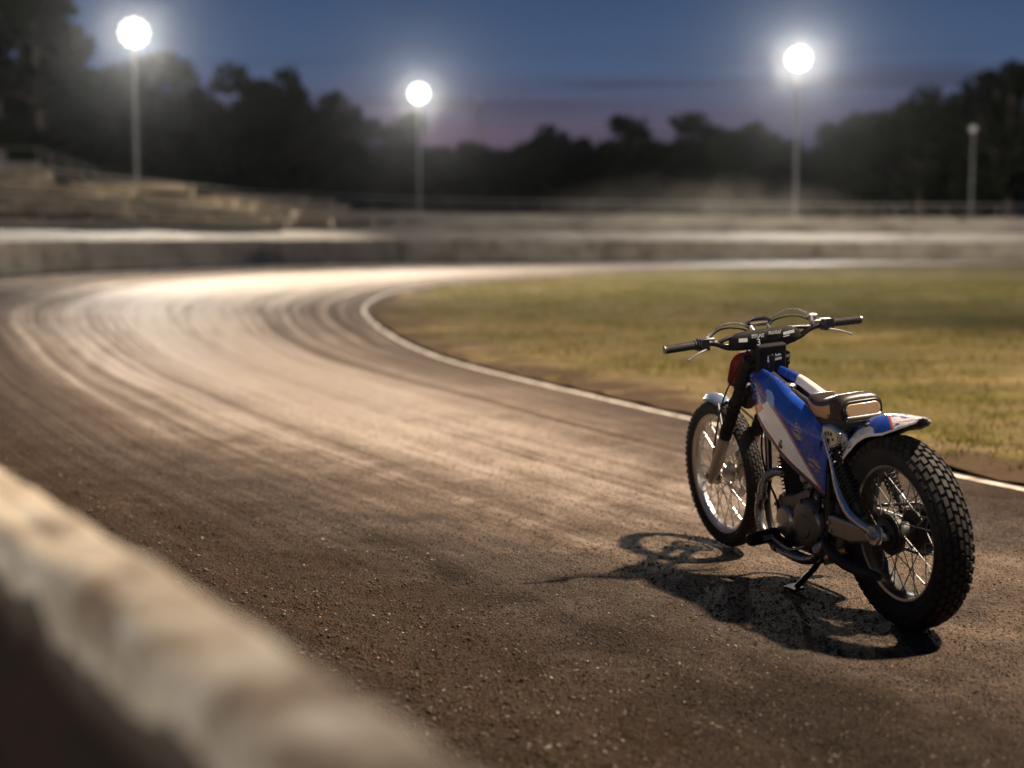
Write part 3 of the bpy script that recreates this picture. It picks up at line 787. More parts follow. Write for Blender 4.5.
def curve_node(nt, fac, pts):
    n = nt.nodes.new('ShaderNodeFloatCurve'); c = n.mapping.curves[0]
    c.points[0].location = pts[0]; c.points[1].location = pts[-1]
    for p in pts[1:-1]: c.points.new(*p)
    n.mapping.update(); nt.links.new(fac, n.inputs['Value']); return n.outputs[0]
def paint_tank():
    m, nt = new_mat('blue_white_tank_paint')
    tc = N(nt, 'ShaderNodeTexCoord'); sep = N(nt, 'ShaderNodeSeparateXYZ'); L(nt, tc.outputs['UV'], sep.inputs[0])
    ob = tc.outputs['Object']; u, v = sep.outputs[0], sep.outputs[1]
    wv = noise(nt, ob, 9., 3); fn = noise(nt, ob, 60., 5, .7)
    f = curve_node(nt, u, [(0.,.84),(.12,.72),(.3,.67),(.5,.63),(.7,.52),(.88,.27),(1.,.02)])
    dlt = val(nt, 'SUBTRACT', v, f)
    inside = val(nt, 'LESS_THAN', dlt, 0.)
    start = val(nt, 'GREATER_THAN', val(nt, 'ADD', u, val(nt, 'MULTIPLY', v, -.22)), .175)
    blue = mix(nt, ramp(nt, wv, [(.3,0.),(.7,1.)]), (.007,.036,.22), (.015,.064,.34))
    white = mix(nt, ramp(nt, wv, [(.35,0.),(.75,.5)]), (.86,.83,.80), (.66,.61,.56))
    c = mix(nt, val(nt, 'MULTIPLY', inside, start), blue, white)
    # white lettering strokes and red flash at the front end of the white field
    st = noise(nt, mapping(nt, tc.outputs['UV'], (34., 22., 1), (2,5,0)), 1., 2)
    strokes = val(nt, 'MULTIPLY', val(nt, 'GREATER_THAN', st, .60), val(nt, 'MULTIPLY', val(nt, 'LESS_THAN', u, .14), val(nt, 'MULTIPLY', inside, val(nt, 'GREATER_THAN', v, .18))))
    c = mix(nt, strokes, c, (.55,.60,.72))
    fl = val(nt, 'ADD', u, val(nt, 'MULTIPLY', v, -.22))
    red = val(nt, 'MULTIPLY', val(nt, 'MULTIPLY', val(nt, 'GREATER_THAN', fl, .135), val(nt, 'LESS_THAN', fl, .205)), val(nt, 'MULTIPLY', inside, val(nt, 'LESS_THAN', v, .40)))
    c = mix(nt, red, c, (.42,.05,.02))
    line = val(nt, 'LESS_THAN', val(nt, 'ABSOLUTE', val(nt, 'ADD', dlt, -.012)), .018)
    c = mix(nt, line, c, (.30,.022,.018))
    line2 = val(nt, 'LESS_THAN', val(nt, 'ABSOLUTE', val(nt, 'ADD', dlt, .028)), .011)
    c = mix(nt, line2, c, (.02,.02,.05))
    low = val(nt, 'LESS_THAN', v, .055); c = mix(nt, low, c, (.012,.018,.10))
    lowr = val(nt, 'MULTIPLY', val(nt, 'GREATER_THAN', v, .055), val(nt, 'LESS_THAN', v, .085)); c = mix(nt, lowr, c, (.28,.03,.02))
    # scuffs: torn tan patches and a chipped dark mark
    def patch(cu, cv, ru, rv, thr, sc, seed):
        a = val(nt, 'POWER', val(nt, 'DIVIDE', val(nt, 'SUBTRACT', u, cu), ru), 2.); b = val(nt, 'POWER', val(nt, 'DIVIDE', val(nt, 'SUBTRACT', v, cv), rv), 2.)
        w = val(nt, 'SUBTRACT', 1., val(nt, 'ADD', a, b), clamp=True)
        nn = noise(nt, mapping(nt, tc.outputs['UV'], (1,1,1), (seed,seed*2,0)), sc, 5, .65)
        return val(nt, 'GREATER_THAN', val(nt, 'MULTIPLY', nn, val(nt, 'POWER', w, .5)), thr)
    tanp = val(nt, 'MAXIMUM', patch(.74,.66,.12,.22,.47,16.,3.), patch(.92,.40,.07,.24,.45,19.,8.))
    c = mix(nt, tanp, c, mix(nt, fn, (.22,.13,.06), (.42,.30,.17)))
    c = mix(nt, patch(.62,.17,.05,.13,.40,13.,5.), c, (.03,.028,.024))
    c = mix(nt, patch(.33,.72,.12,.2,.43,7.,9.), c, (.22,.32,.55))
    so = N(nt, 'ShaderNodeSeparateXYZ'); L(nt, ob, so.inputs[0])
    lip_glint = val(nt, 'MULTIPLY', val(nt, 'MULTIPLY', val(nt, 'LESS_THAN', so.outputs[1], 0.), val(nt, 'GREATER_THAN', v, 1.03)), val(nt, 'MULTIPLY', val(nt, 'GREATER_THAN', val(nt, 'ADD', u, val(nt, 'MULTIPLY', wv, .12)), .33), val(nt, 'LESS_THAN', u, .60)))
    c = mix(nt, lip_glint, c, (.78,.70,.62))  # pale highlight on the right flank's inner lip, painted into the colour
    dust = val(nt, 'MULTIPLY', ramp(nt, noise(nt, ob, 14., 6, .7), [(.5,0.),(.8,.55)]), 1.)
    c = mix(nt, dust, c, (.15,.11,.08))
    rg = val(nt, 'ADD', .20, val(nt, 'MULTIPLY', dust, .6))
    principled(nt, **{'Base Color': c, 'Roughness': rg, 'Coat Weight': .6, 'Coat Roughness': .10, 'Specular IOR Level': .5})
    return m
def paint_fender():
    m, nt = new_mat('blue_white_fender_paint')
    tc = N(nt, 'ShaderNodeTexCoord'); sep = N(nt, 'ShaderNodeSeparateXYZ'); L(nt, tc.outputs['UV'], sep.inputs[0])
    u, v = sep.outputs[0], sep.outputs[1]; ob = tc.outputs['Object']    # u front to tail, v = 0 left edge .. 1 right edge
    vv = val(nt, 'ABSOLUTE', val(nt, 'SUBTRACT', v, .5))               # 0 crown, .5 edges
    blue = (.014,.065,.36)
    w1 = val(nt, 'MULTIPLY', val(nt, 'GREATER_THAN', vv, curve_node(nt, u, [(0.,.16),(.25,.33),(.45,.35),(.58,.40),(.64,.5),(1.,.5)])), val(nt, 'LESS_THAN', u, .68))
    wn = noise(nt, ob, 22., 4)
    c = mix(nt, w1, blue, mix(nt, ramp(nt, wn, [(.4,0.),(.7,.8)]), (.74,.73,.71), (.34,.36,.40)))
    w2 = val(nt, 'GREATER_THAN', val(nt, 'ADD', u, val(nt, 'MULTIPLY', vv, -.55)), .56)
    c = mix(nt, w2, c, (.74,.68,.64))
    d = val(nt, 'SUBTRACT', val(nt, 'ADD', u, val(nt, 'MULTIPLY', vv, -.55)), .56)
    c = mix(nt, val(nt, 'LESS_THAN', val(nt, 'ABSOLUTE', d), .014), c, (.45,.10,.06))
    sw = noise(nt, mapping(nt, tc.outputs['UV'], (6.,9.,1)), 1.2, 3, .5, .8)
    c = mix(nt, val(nt, 'MULTIPLY', val(nt, 'GREATER_THAN', sw, .63), w2), c, (.40,.12,.09))
    sw2 = noise(nt, mapping(nt, tc.outputs['UV'], (7.,11.,1), (4,4,0)), 1.3, 3, .5, .5)
    c = mix(nt, val(nt, 'MULTIPLY', val(nt, 'GREATER_THAN', sw2, .56), w2), c, (.03,.07,.32))
    bl = val(nt, 'MULTIPLY', val(nt, 'GREATER_THAN', sw2, .61), val(nt, 'MULTIPLY', w1, val(nt, 'LESS_THAN', u, .35)))
    c = mix(nt, bl, c, (.03,.03,.09))
    c = mix(nt, val(nt, 'GREATER_THAN', vv, .475), c, (.70,.66,.60))
    dust = ramp(nt, noise(nt, ob, 16., 6, .7), [(.5,0.),(.8,.55)])
    c = mix(nt, dust, c, (.15,.11,.08))
    principled(nt, **{'Base Color': c, 'Roughness': val(nt, 'ADD', .24, val(nt, 'MULTIPLY', dust, .5)), 'Coat Weight': .5, 'Coat Roughness': .12})
    return m
M_tank = paint_tank(); M_fend = paint_fender()

def uv_sheet(P, U, mat, name, parent, thick=.004, mat2=None, sub=True):
    """P: nu x nv x 3 grid, U: nu x nv x 2 uv"""
    nu, nv = P.shape[:2]
    o = np_mesh(name, P.reshape(-1,3), grid_faces(nu, nv), mat, parent, smooth=True, uv=U.reshape(-1,2))
    if mat2 is not None: o.data.materials.append(mat2)
    if thick:
        s = o.modifiers.new('thickness', 'SOLIDIFY'); s.thickness = thick; s.offset = -1
        if mat2 is not None: s.material_offset = 1
    return o

bike = empty('motorcycle')
tag(bike, 'blue and white dirt track motorcycle with worn paint and knobby tyres leaning on its kickstand', 'motorcycle')
WB = 1.477
def wheel(x, Rr, rim, hw, knobs, parent, front):
    c = (x, 0, Rr)
    hub = MB()
    if front:
        hub.lathe([(.012,-.075),(.03,-.07),(.03,-.045),(.05,-.042),(.05,-.034),(.024,-.028),(.022,0),(.024,.028),(.05,.034),(.05,.042),(.03,.045),(.03,.07),(.012,.075)], c, 'Y', 32)
    else:
        hub.lathe([(.012,-.10),(.035,-.09),(.035,-.06),(.075,-.055),(.075,-.04),(.038,-.034),(.036,0),(.038,.034),(.075,.04),(.075,.055),(.06,.058),(.06,.075),(.036,.08),(.03,.105),(.012,.108)], c, 'Y', 40)
    h = hub.build('wheel', M_alloy if front else M_blackmatt, parent)
    # tyre carcass
    ty = MB(); rr = rim
    crown = Rr - (.006 if front else .0095)
    sh = crown - (.016 if front else .026)
    prof = [(rr-.010,-hw*.62),(rr+.004,-hw*.76),(rr+.012,-hw*.80),(rr+(sh-rr)*.45,-hw*1.0),(rr+(sh-rr)*.75,-hw*1.01),(sh,-hw*.90),(sh+(crown-sh)*.55,-hw*.66),(sh+(crown-sh)*.9,-hw*.33),(crown,0)]
    full = prof + [(a,-b) for a, b in reversed(prof[:-1])]
    ty.lathe(full, c, 'Y', 96)
    # tread blocks sitting on the carcass
    def surf(t):      # t in -1..1 across -> radius, y, normal angle
        y = t*hw*.96; q = min(1, abs(t))
        r = crown - (crown-sh)*q**2.2
        dr = -(crown-sh)*2.2*q**1.2/(hw*.96)*(1 if t > 0 else -1)
        n_ = Vector((dr*-1, 1)).normalized()       # (y, r)
        return r, y, n_
    if front: nb, rows, bl, bw, bh = 70, (-.90,-.52,-.17,.17,.52,.90), .70, .28, .0038
    else: nb, rows, bl, bw, bh = 50, (-.98,-.66,-.33,0,.33,.66,.98), .80, .275, .0105
    kr = random.Random(9)
    for k in range(nb):
        for ri, t in enumerate(rows):
            an = 2*PI*(k+(.5 if ri % 2 else 0) + (.12 if ri in (0,len(rows)-1) else 0))/nb
            r, y, n_ = surf(t); da = 2*PI/nb*bl/2; w = bw*hw
            if abs(t) > .9: w *= .72
            an += kr.uniform(-.004,.004); bh_ = bh*kr.uniform(.86,1.06); da *= kr.uniform(.93,1.04)
            vs = []
            for lvl, sc in ((-.004, 1.06), (bh_, .86)):
                for sa, sy in ((-1,-1),(1,-1),(1,1),(-1,1)):
                    skew = .16*sy*(1 if t > 0 else -1)*da
                    ty_ = -n_.x; tr_ = n_.y
                    yy = y + n_.x*lvl + n_.y*sy*w/2*sc
                    rad = r + n_.y*lvl - n_.x*sy*w/2*sc
                    a2 = an + sa*da*sc + skew
                    vs.append((c[0]+rad*math.cos(a2), yy, c[2]+rad*math.sin(a2)))
            ty.add(vs, [(3,2,1,0),(4,5,6,7),(0,1,5,4),(1,2,6,5),(2,3,7,6),(3,0,4,7)])
    tyre = ty.build('tyre', M_rubber, h, angle=34)
    # rim
    rm = MB(); w = hw*.66
    rm.lathe([(rim+.004,-w),(rim+.006,-w+.004),(rim-.008,-w+.006),(rim-.010,-w*.55),(rim-.016,-w*.35),(rim-.016,w*.35),(rim-.010,w*.55),(rim-.008,w-.006),(rim+.006,w-.004),(rim+.004,w),(rim-.004,w+.001),(rim-.015,w-.004),(rim-.021,w*.5),(rim-.026,w*.3),(rim-.026,-w*.3),(rim-.021,-w*.5),(rim-.015,-w+.004),(rim-.004,-w-.001)], c, 'Y', 96)
    if not front:
        for k, f in enumerate(rm.f):
            yy = sum(abs(rm.v[i][1]) for i in f)/len(f); rm.m[k] = 0 if yy > w*.80 else 1
    rm.build('rim', M_rim if front else [M_rim, M_rimdark], h)
    sp = MB(); ns = 36; hr = .046 if front else .070; fy = .038 if front else .047
    for k in range(ns):
        side = 1 if k % 2 else -1; cross = .62 if (k//2) % 2 else -.62
        a0 = 2*PI*k/ns; a1 = a0 + cross
        p0 = (c[0]+hr*math.cos(a1), side*fy, c[2]+hr*math.sin(a1)); p1 = (c[0]+(rim-.024)*math.cos(a0), side*.006, c[2]+(rim-.024)*math.sin(a0))
        sp.tube([p0,p1], .0022, 6)
        e = Vector(p0)-Vector(p1); e.normalize()
        sp.tube([Vector(p1), Vector(p1)+e*.018], .0042, 6)
    sp.build('spokes', M_steel if front else M_rimspoke, h)
    if front:
        dk = MB(); dk.lathe([(.125,-.062),(.125,-.058),(.085,-.058),(.085,-.062)], c, 'Y', 48)
        for k in range(5):
            a0 = 2*PI*k/5; dk.tube([(c[0]+.04*math.cos(a0),-.06,c[2]+.04*math.sin(a0)),(c[0]+.09*math.cos(a0+.3),-.06,c[2]+.09*math.sin(a0+.3))], .006, 6)
        dk.build('brake_disc', M_steel, h)
    else:
        dk = MB(); n = 44; prof2 = []
        for k in range(n*2):
            r_ = .098 if k % 2 else .090; prof2.append((c[0]+r_*math.cos(PI*k/n), c[2]+r_*math.sin(PI*k/n)))
        dk.prism(prof2, -.072, -.066); dk.build('sprocket', M_steel, h)
        dk = MB(); dk.lathe([(.078,.062),(.078,.066),(.062,.068),(.062,.060)], c, 'Y', 48); dk.build('brake_disc', M_blackmatt, h)
    return h
wheel(0, .360, .258, .066, True, bike, False)
wheel(WB, .345, .279, .040, True, bike, True)

# frame: backbone, down tube, cradle, seat rails
fr = MB()
fr.tube(spline([(.985,0,.86),(.80,0,.80),(.55,0,.73),(.38,0,.68)],12), .022, 10)
for s in (1,-1):
    fr.tube(spline([(.99,.012*s,.79),(.93,.045*s,.66),(.885,.075*s,.46),(.90,.085*s,.33),(.865,.09*s,.215),(.76,.095*s,.165),(.56,.10*s,.155),(.42,.10*s,.185),(.375,.095*s,.30),(.37,.09*s,.45),(.365,.085*s,.66)],44), .0145, 10)
    fr.tube(spline([(.56,.05*s,.725),(.40,.075*s,.715),(.20,.075*s,.745),(.10,.06*s,.765)],12), .0105, 8)
    fr.box((.395,.088*s,.345),(.10,.012,.16))
    fr.box((.90,.05*s,.62),(.05,.01,.07))
fr.tube([(.42,-.10,.17),(.42,.10,.17)], .014, 8); fr.tube([(.20,-.075,.745),(.20,.075,.745)], .010, 8)
fr.tube([(1.0,0,.77),(.955,0,.945)], .032, 16)
fr.build('frame', M_black, bike)
# bright strut from the seat down to the axle boss
for s in (1,-1):
    st = MB()
    st.tube(spline([(.352,.108*s,.695),(.300,.112*s,.60),(.259,.116*s,.508),(.215,.118*s,.452),(.160,.119*s,.410),(.09,.120*s,.388),(.0,.120*s,.372)],24), [.0085]*5+[.0095,.011,.013,.0145,.0155,.017,.018,.019,.0195,.020,.020,.0195,.019,.0185,.018,.018,.018,.018,.018], 12)
    st.lathe([(.0,-.014),(.036,-.014),(.038,-.010),(.038,.010),(.036,.014),(0,.014)], (0,.120*s,.366), 'Y', 28, closed=False)
    o = st.build('axle_strut', M_chrome, bike)
    nb = MB(); nb.lathe([(0,0),(.019,0),(.019,.012),(.012,.013),(.012,.022),(0,.022)], (0,.134*s if s > 0 else -.156,.366), 'Y', 6, closed=False); nb.build('axle_nut', M_steel, o, smooth=False)
    # swing arm: a tapering box section ending under the boss
    sw = MB(); pl = [(.36,.372),(.32,.376),(.12,.372),(.0,.383),(-.045,.372),(-.05,.350),(.0,.334),(.10,.312),(.20,.290),(.33,.290),(.36,.305)]
    sw.prism(pl, .083*s, .110*s); sw.build('swing_arm', M_alloy, bike, bevel=.010, seg=3)
    # spring and damper
    sh = MB(); a = Vector((.335,.086*s,.665)); b = Vector((.135,.092*s,.405)); ax = (b-a)
    sh.tube([a, a+ax*.45], .010, 10); sh.tube([a+ax*.42, b], .016, 12)
    sh.tube([a-Vector((0,.015*s,0)), a+Vector((0,.015*s,0))], .016, 12); sh.tube([b-Vector((0,.015*s,0)), b+Vector((0,.015*s,0))], .016, 12)
    sk = sh.build('shock_absorber', M_blackmatt, bike)
    u_ = ax.normalized(); p_ = u_.cross(Vector((0,1,0))).normalized(); q_ = u_.cross(p_); pts = []
    for k in range(13*12+1):
        an = 2*PI*k/12; pts.append(a + ax*(.10+.72*k/(13*12)) + (p_*math.cos(an)+q_*math.sin(an))*.026)
    cs = MB(); cs.tube(pts, .0046, 6); cs.build('spring', M_black, sk)

# engine
en = MB()
en.prism([(.37,.22),(.44,.165),(.74,.165),(.82,.22),(.835,.32),(.80,.375),(.66,.40),(.56,.44),(.46,.43),(.40,.38),(.37,.30)], -.085, .085)
en.box((.56,0,.43),(.22,.12,.05))
eng = en.build('engine', M_engine, bike, bevel=.014, seg=3)
cv = MB(); cv.lathe([(0,.134),(.045,.134),(.05,.130),(.075,.130),(.098,.124),(.108,.112),(.110,.085),(.0,.085)], (.515,0,.300), 'Y', 44, closed=False)
for k in range(6):
    a0 = 2*PI*k/6+.3; cv.lathe([(0,.130),(.008,.130),(.008,.118),(0,.118)], (.515+.099*math.cos(a0),0,.300+.099*math.sin(a0)), 'Y', 10, closed=False)
cv.build('clutch_cover', M_engine, eng)
cv = MB(); cv.lathe([(0,.118),(.03,.118),(.058,.112),(.066,.102),(.066,.085),(0,.085)], (.72,0,.275), 'Y', 36, closed=False); cv.build('generator_cover', M_alloy, eng)
cv = MB(); cv.lathe([(0,-.128),(.075,-.124),(.088,-.112),(.088,-.085),(0,-.085)], (.53,0,.30), 'Y', 36, closed=False); cv.build('sprocket_cover', M_engine, eng)
cy = MB(); a = Vector((.685,0,.345)); b = Vector((.735,0,.56)); ax = (b-a); up_ = ax.normalized(); rot = Vector((0,0,1)).rotation_difference(up_).to_matrix()
cy.box(a+ax*.5, (.145,.132,.215), rot)
for k in range(12):
    f = .12+.80*k/11; cy.box(a+ax*f, (.165-.02*(k in (0,11)), .150, .0062), rot)
cy.box(b+up_*.012, (.13,.11,.04), rot)
cyl = cy.build('cylinder', M_fin, eng, bevel=.003)
cb = MB(); cb.tube([(.66,.0,.50),(.60,.0,.49),(.53,0,.485)], [.024,.026,.03], 16); cb.lathe([(.028,-.045),(.032,-.03),(.032,.03),(.028,.045)], (.575,.03,.475), 'Z', 20)
cb.lathe([(0,-.03),(.022,-.03),(.022,.03),(.016,.035),(0,.035)], (.575,.058,.48), 'Y', 16, closed=False)
cb.box((.575,.03,.535),(.05,.05,.04)); cb.build('carburettor', M_alloy, eng, bevel=.004)
af = MB(); af.lathe([(0,-.07),(.045,-.068),(.05,-.05),(.05,.05),(.045,.068),(0,.07)], (.47,0,.50), 'X', 24, closed=False); af.build('air_filter', M_blackmatt, eng)
pl = MB(); pl.tube(spline([(.77,.05,.54),(.82,.06,.60),(.83,.03,.70)],8), .006, 6); pl.tube([(.745,.06,.535),(.77,.055,.54)], .011, 8); pl.build('spark_plug_lead', M_orange, eng)

# exhaust: out of the head on the left, round the front and back low
ex = MB()
ex.tube(spline([(.76,.04,.455),(.825,.075,.465),(.872,.105,.425),(.880,.120,.36),(.900,.126,.295),(.865,.132,.215),(.74,.136,.172),(.56,.136,.160),(.45,.134,.180),(.40,.13,.215)],48), .0195, 14)
ex.tube(spline([(.40,.13,.215),(.375,.128,.238),(.345,.132,.262)],8), [.030,.036,.036,.034,.030,.026,.022,.019], 16)
for f in ((.880,.120,.36),(.74,.136,.172)): ex.lathe([(.019,-.012),(.026,-.012),(.026,.012),(.019,.012)], f, 'X' if f[2] < .2 else 'Z', 16)
ex.build('exhaust_pipe', M_exh, bike)
tp = MB(); tp.tube(spline([(.36,.132,.272),(.30,.146,.255),(.20,.150,.226),(.08,.150,.220),(.0,.150,.222),(-.055,.149,.224)],20), [.013,.015,.017,.019,.021]+[.022]*10+[.020,.018,.017,.016,.014], 12)
tp.build('tail_pipe', M_blackmatt, bike)
# foot rests, kickstand, levers
for s in (1,-1):
    pg = MB(); pg.tube([(.70,.09*s,.175),(.775,.115*s,.205)], .012, 8)
    pg.tube([(.785,.105*s,.212),(.79,.235*s,.205),(.79,.245*s,.204)], [.027,.027,.018], 14)
    for k in range(7): pg.lathe([(.0265,-.003),(.030,-.003),(.030,.003),(.0265,.003)], (.786+.0006*k,(.12+.016*k)*s,.2115-.0008*k), 'Y', 14)
    pg.build('footpeg', M_rubber, bike)
ks = MB(); ks.tube(spline([(.44,.100,.185),(.49,.108,.13),(.56,.122,.07),(.607,.130,.031)],10), .0125, 10)
ks.box((.622,.132,.0225),(.085,.05,.012), Matrix.Rotation(R(-4),3,'X')); ks.tube([(.40,.10,.18),(.46,.11,.19)], .018, 10)
ks.build('kickstand', M_black, bike, bevel=.003)
lv = MB(); lv.tube(spline([(.52,.13,.215),(.60,.15,.19),(.70,.155,.205),(.745,.158,.215)],10), .0065, 8); lv.tube([(.745,.15,.215),(.745,.195,.215)], .0095, 10); lv.build('gear_lever', M_alloy, bike)
ch = MB(); loop = []
for k in range(13): an = R(95+170*k/12); loop.append((.097*math.cos(an), -.069, .36+.097*math.sin(an)))
for k in range(9): an = R(-85+170*k/8); loop.append((.52+.045*math.cos(an), -.069, .30+.045*math.sin(an)))
loop.append(loop[0]); ch.tube(loop, .0045, 6, caps=False)
for p, q in zip(loop, loop[1:]):
    p, q = Vector(p), Vector(q); n = max(1, int((q-p).length/.0135)); an = math.atan2((q-p).z, (q-p).x)
    for k in range(n): ch.box(p+(q-p)*((k+.5)/n), (.0105,.0105,.0115), Matrix.Rotation(-an,3,'Y'))
ch.build('chain', M_engine, bike, smooth=False)

# hoses, wiring and small bolts
hs = MB()
hs.tube(spline([(.30,.090,.64),(.335,.104,.56),(.42,.098,.50),(.50,.090,.44),(.52,.088,.40)],20), .0065, 8)
hs.tube(spline([(.575,.058,.485),(.60,.095,.52),(.66,.085,.56),(.72,.06,.60)],14), .0045, 6)
hs.tube(spline([(.375,.105,.66),(.395,.108,.55),(.41,.106,.44),(.43,.104,.36),(.47,.10,.25)],18), .0055, 8)
hs.tube(spline([(.93,.062,.66),(.905,.092,.55),(.86,.098,.44),(.80,.096,.36),(.76,.10,.31)],18), .0048, 8)
hs.build('hose', M_fin, bike)
for x, y, z in ((.40,.098,.40),(.40,.098,.29),(.37,.094,.345),(.44,.113,.19),(.345,.113,.345),(.335,.113,.315),(.90,.062,.635),(.905,.062,.605)):
    bo = MB(); bo.lathe([(0,0),(.0075,0),(.0075,.006),(0,.006)], (x,y,z), 'Y', 6, closed=False); bo.build('bolt', M_steel, bike, smooth=False)
cl = MB(); cl.box((1.40,-.062,.42),(.055,.04,.075), Matrix.Rotation(R(35),3,'Y')); cl.build('brake_caliper', M_engine, bike, bevel=.006)
for x, z in ((.42,.19),(.60,.185),(.74,.19),(.80,.25),(.82,.33),(.74,.385),(.47,.415),(.40,.36)):
    eb = MB(); eb.lathe([(0,.085),(.008,.085),(.008,.092),(0,.093)], (x,0,z), 'Y', 8, closed=False); eb.build('bolt', M_steel, eng, smooth=False)
# tank: two painted flanks over a black spine
Tl = crom([(1.022,.050,.882),(.81,.072,.850),(.64,.092,.795),(.49,.098,.745),(.325,.094,.665)], 60)
Bl = crom([(1.045,.054,.806),(.885,.108,.684),(.74,.130,.612),(.60,.136,.543),(.372,.110,.440)], 60)
tank = MB()
sp_ = crom([(1.02,0,.845),(.81,0,.815),(.64,0,.765),(.49,0,.715),(.38,0,.665)], 16)
rows_ = []
for p, wd in zip(sp_, np.linspace(.028,.055,16)): rows_.append([(p[0],-wd,p[2]-.06),(p[0],-wd,p[2]),(p[0],wd,p[2]),(p[0],wd,p[2]-.06)])
tank.add([v for r_ in rows_ for v in r_], [(i*4+j,i*4+(j+1)%4,(i+1)*4+(j+1)%4,(i+1)*4+j) for i in range(15) for j in range(4)]+[(0,1,2,3),(63,62,61,60)])
tk = tank.build('fuel_tank', M_black, bike, bevel=.004)
cp = MB(); cp.lathe([(0,.012),(.024,.012),(.030,.006),(.030,-.004),(0,-.004)], (.80,0,.818), 'Z', 24, closed=False); cp.build('filler_cap', M_alloy, tk)
bs = MB(); bs.lathe([(0,.004),(.008,.004),(.010,0),(0,0)], (.95,.0,.838), 'Z', 10, closed=False); bs.build('bolt', M_orange, tk)
for s in (1,-1):
    nv = 40; P = np.zeros((60, nv+12, 3)); U = np.zeros((60, nv+12, 2))
    for i in range(60):
        t, b = Tl[i], Bl[i]; u = i/59
        for j in range(nv):
            v = j/(nv-1); q = b+(t-b)*v
            bul = .017*math.sin(PI*v**1.5)*math.sin(PI*(.12+.80*u))**.5
            P[i,j] = (q[0], s*(q[1]+bul), q[2]); U[i,j] = (u, v)
        inner = .022+.030*u                       # the inner lip beside the spine
        for j in range(12):
            a_ = (j+1)/12; an = PI/2*min(1,a_*2.2)
            yy = t[1] + (inner-t[1])*max(0,(a_-.0))
            zz = t[2] + .016*math.sin(PI*min(1,a_*1.15))*(1-.3*u) - .020*max(0,a_-.75)/.25
            P[i,nv+j] = (t[0]-.004*a_, s*yy, zz); U[i,nv+j] = (u, 1+a_*.3)
    if s < 0: P = P[:, ::-1]; U = U[:, ::-1]
    o = uv_sheet(P, U, M_tank, 'tank_flank', tk, .005)
# bright reflection on the right flank's lip is painted in by the tank material

# seat
se = MB()
xs = np.linspace(0,1,26); rows_ = []; n_ = 22
topz = crom([(0,.806),(.12,.824),(.35,.816),(.6,.826),(.8,.846),(.93,.848),(1,.832)], 26)
for i, f in enumerate(xs):
    x = .572+(.245-.572)*f; tz = float(np.interp(f, topz[:,0], topz[:,1])); bz = .728+.010*f if f > .3 else .775-(.044*f/.3)
    w = float(np.interp(f, [0,.15,.5,.8,1], [.045,.066,.088,.098,.092])); row = []
    for j in range(n_):
        an = -PI/2 + 2*PI*j/n_; e = 3.6
        ca, sa = math.cos(an), math.sin(an)
        yy = w*math.copysign(abs(ca)**(2/e), ca); zz = (tz+bz)/2 + (tz-bz)/2*math.copysign(abs(sa)**(2/e), sa)
        row.append((x, yy, zz))
    rows_.append(row)
vs = [v for r_ in rows_ for v in r_]
fs = []; mi = []
for i in range(25):
    for j in range(n_):
        fs.append((i*n_+j,i*n_+(j+1)%n_,(i+1)*n_+(j+1)%n_,(i+1)*n_+j))
se.add(vs, fs+[tuple(range(n_)), tuple(25*n_+j for j in reversed(range(n_)))])
for k, f in enumerate(se.f):
    q = [se.v[i] for i in f]; z = sum(a[2] for a in q)/len(q); x = sum(a[0] for a in q)/len(q)
    line = np.interp(x, [.34,.46,.565], [.800,.786,.806])
    se.m[k] = 1 if (z < line and x > .335+ (z-.76)*-.9) else 0
seat = se.build('seat', [M_leather, M_tan], bike, angle=60)
tl = MB()
# tail lamp set in the back of the seat hump
def rrect(w, h, r, n=6):
    pts = []
    for cx, cz, a0 in ((w/2-r,h/2-r,0),(-w/2+r,h/2-r,90),(-w/2+r,-h/2+r,180),(w/2-r,-h/2+r,270)):
        for k in range(n+1):
            a = R(a0+90*k/n); pts.append((cx+r*math.cos(a), cz+r*math.sin(a)))
    return pts
def plate(mb, pts, origin, ux, uz, th, mi=0):
    """pts in a local plane (ux, uz) at origin, extruded th along their cross product"""
    ux = Vector(ux).normalized(); uz = Vector(uz).normalized(); nn = ux.cross(uz).normalized(); o = Vector(origin); n = len(pts)
    vs = [o+ux*a+uz*b for a, b in pts]; vs += [v+nn*th for v in vs]
    mb.add(vs, [tuple(range(n)), tuple(range(2*n-1,n-1,-1))]+[(i,n+i,n+(i+1)%n,(i+1)%n) for i in range(n)], mi)
plate(tl, rrect(.166,.068,.030), (.254,0,.790), (0,-1,0), (.12,0,1), .022)
lamp = tl.build('tail_lamp', M_black, bike, bevel=.003)
tl = MB(); plate(tl, rrect(.146,.048,.020), (.235,0,.790), (0,-1,0), (.12,0,1), .008); 
ln_ = tl.build('lens', M_amber, lamp, bevel=.003)
# black under-seat body
us = MB(); us.prism([(.47,.742),(.30,.765),(.24,.782),(.215,.760),(.22,.720),(.28,.685),(.37,.665),(.44,.70)], -.082, .082); us.build('seat_base', M_black, bike, bevel=.01)
# oil tank with worn label
ot = MB(); ot.prism([(.385,.725),(.30,.735),(.245,.715),(.25,.665),(.30,.63),(.36,.625),(.395,.66)], .052, .098); oil = ot.build('oil_tank', M_chrome, bike, bevel=.014, seg=3)
ot = MB(); ot.prism([(.368,.712),(.30,.718),(.265,.703),(.268,.668),(.31,.648),(.36,.655)], .098, .101); ot.build('label', M_cream, oil, bevel=.001)
ot = MB()
for k, (x, z, w, h) in enumerate(((.345,.695,.012,.016),(.325,.698,.010,.018),(.305,.697,.012,.015),(.335,.675,.030,.006),(.295,.678,.014,.010))): ot.box((x,.1018,z),(w,.0012,h))
ot.build('marks', M_black, oil, smooth=False)

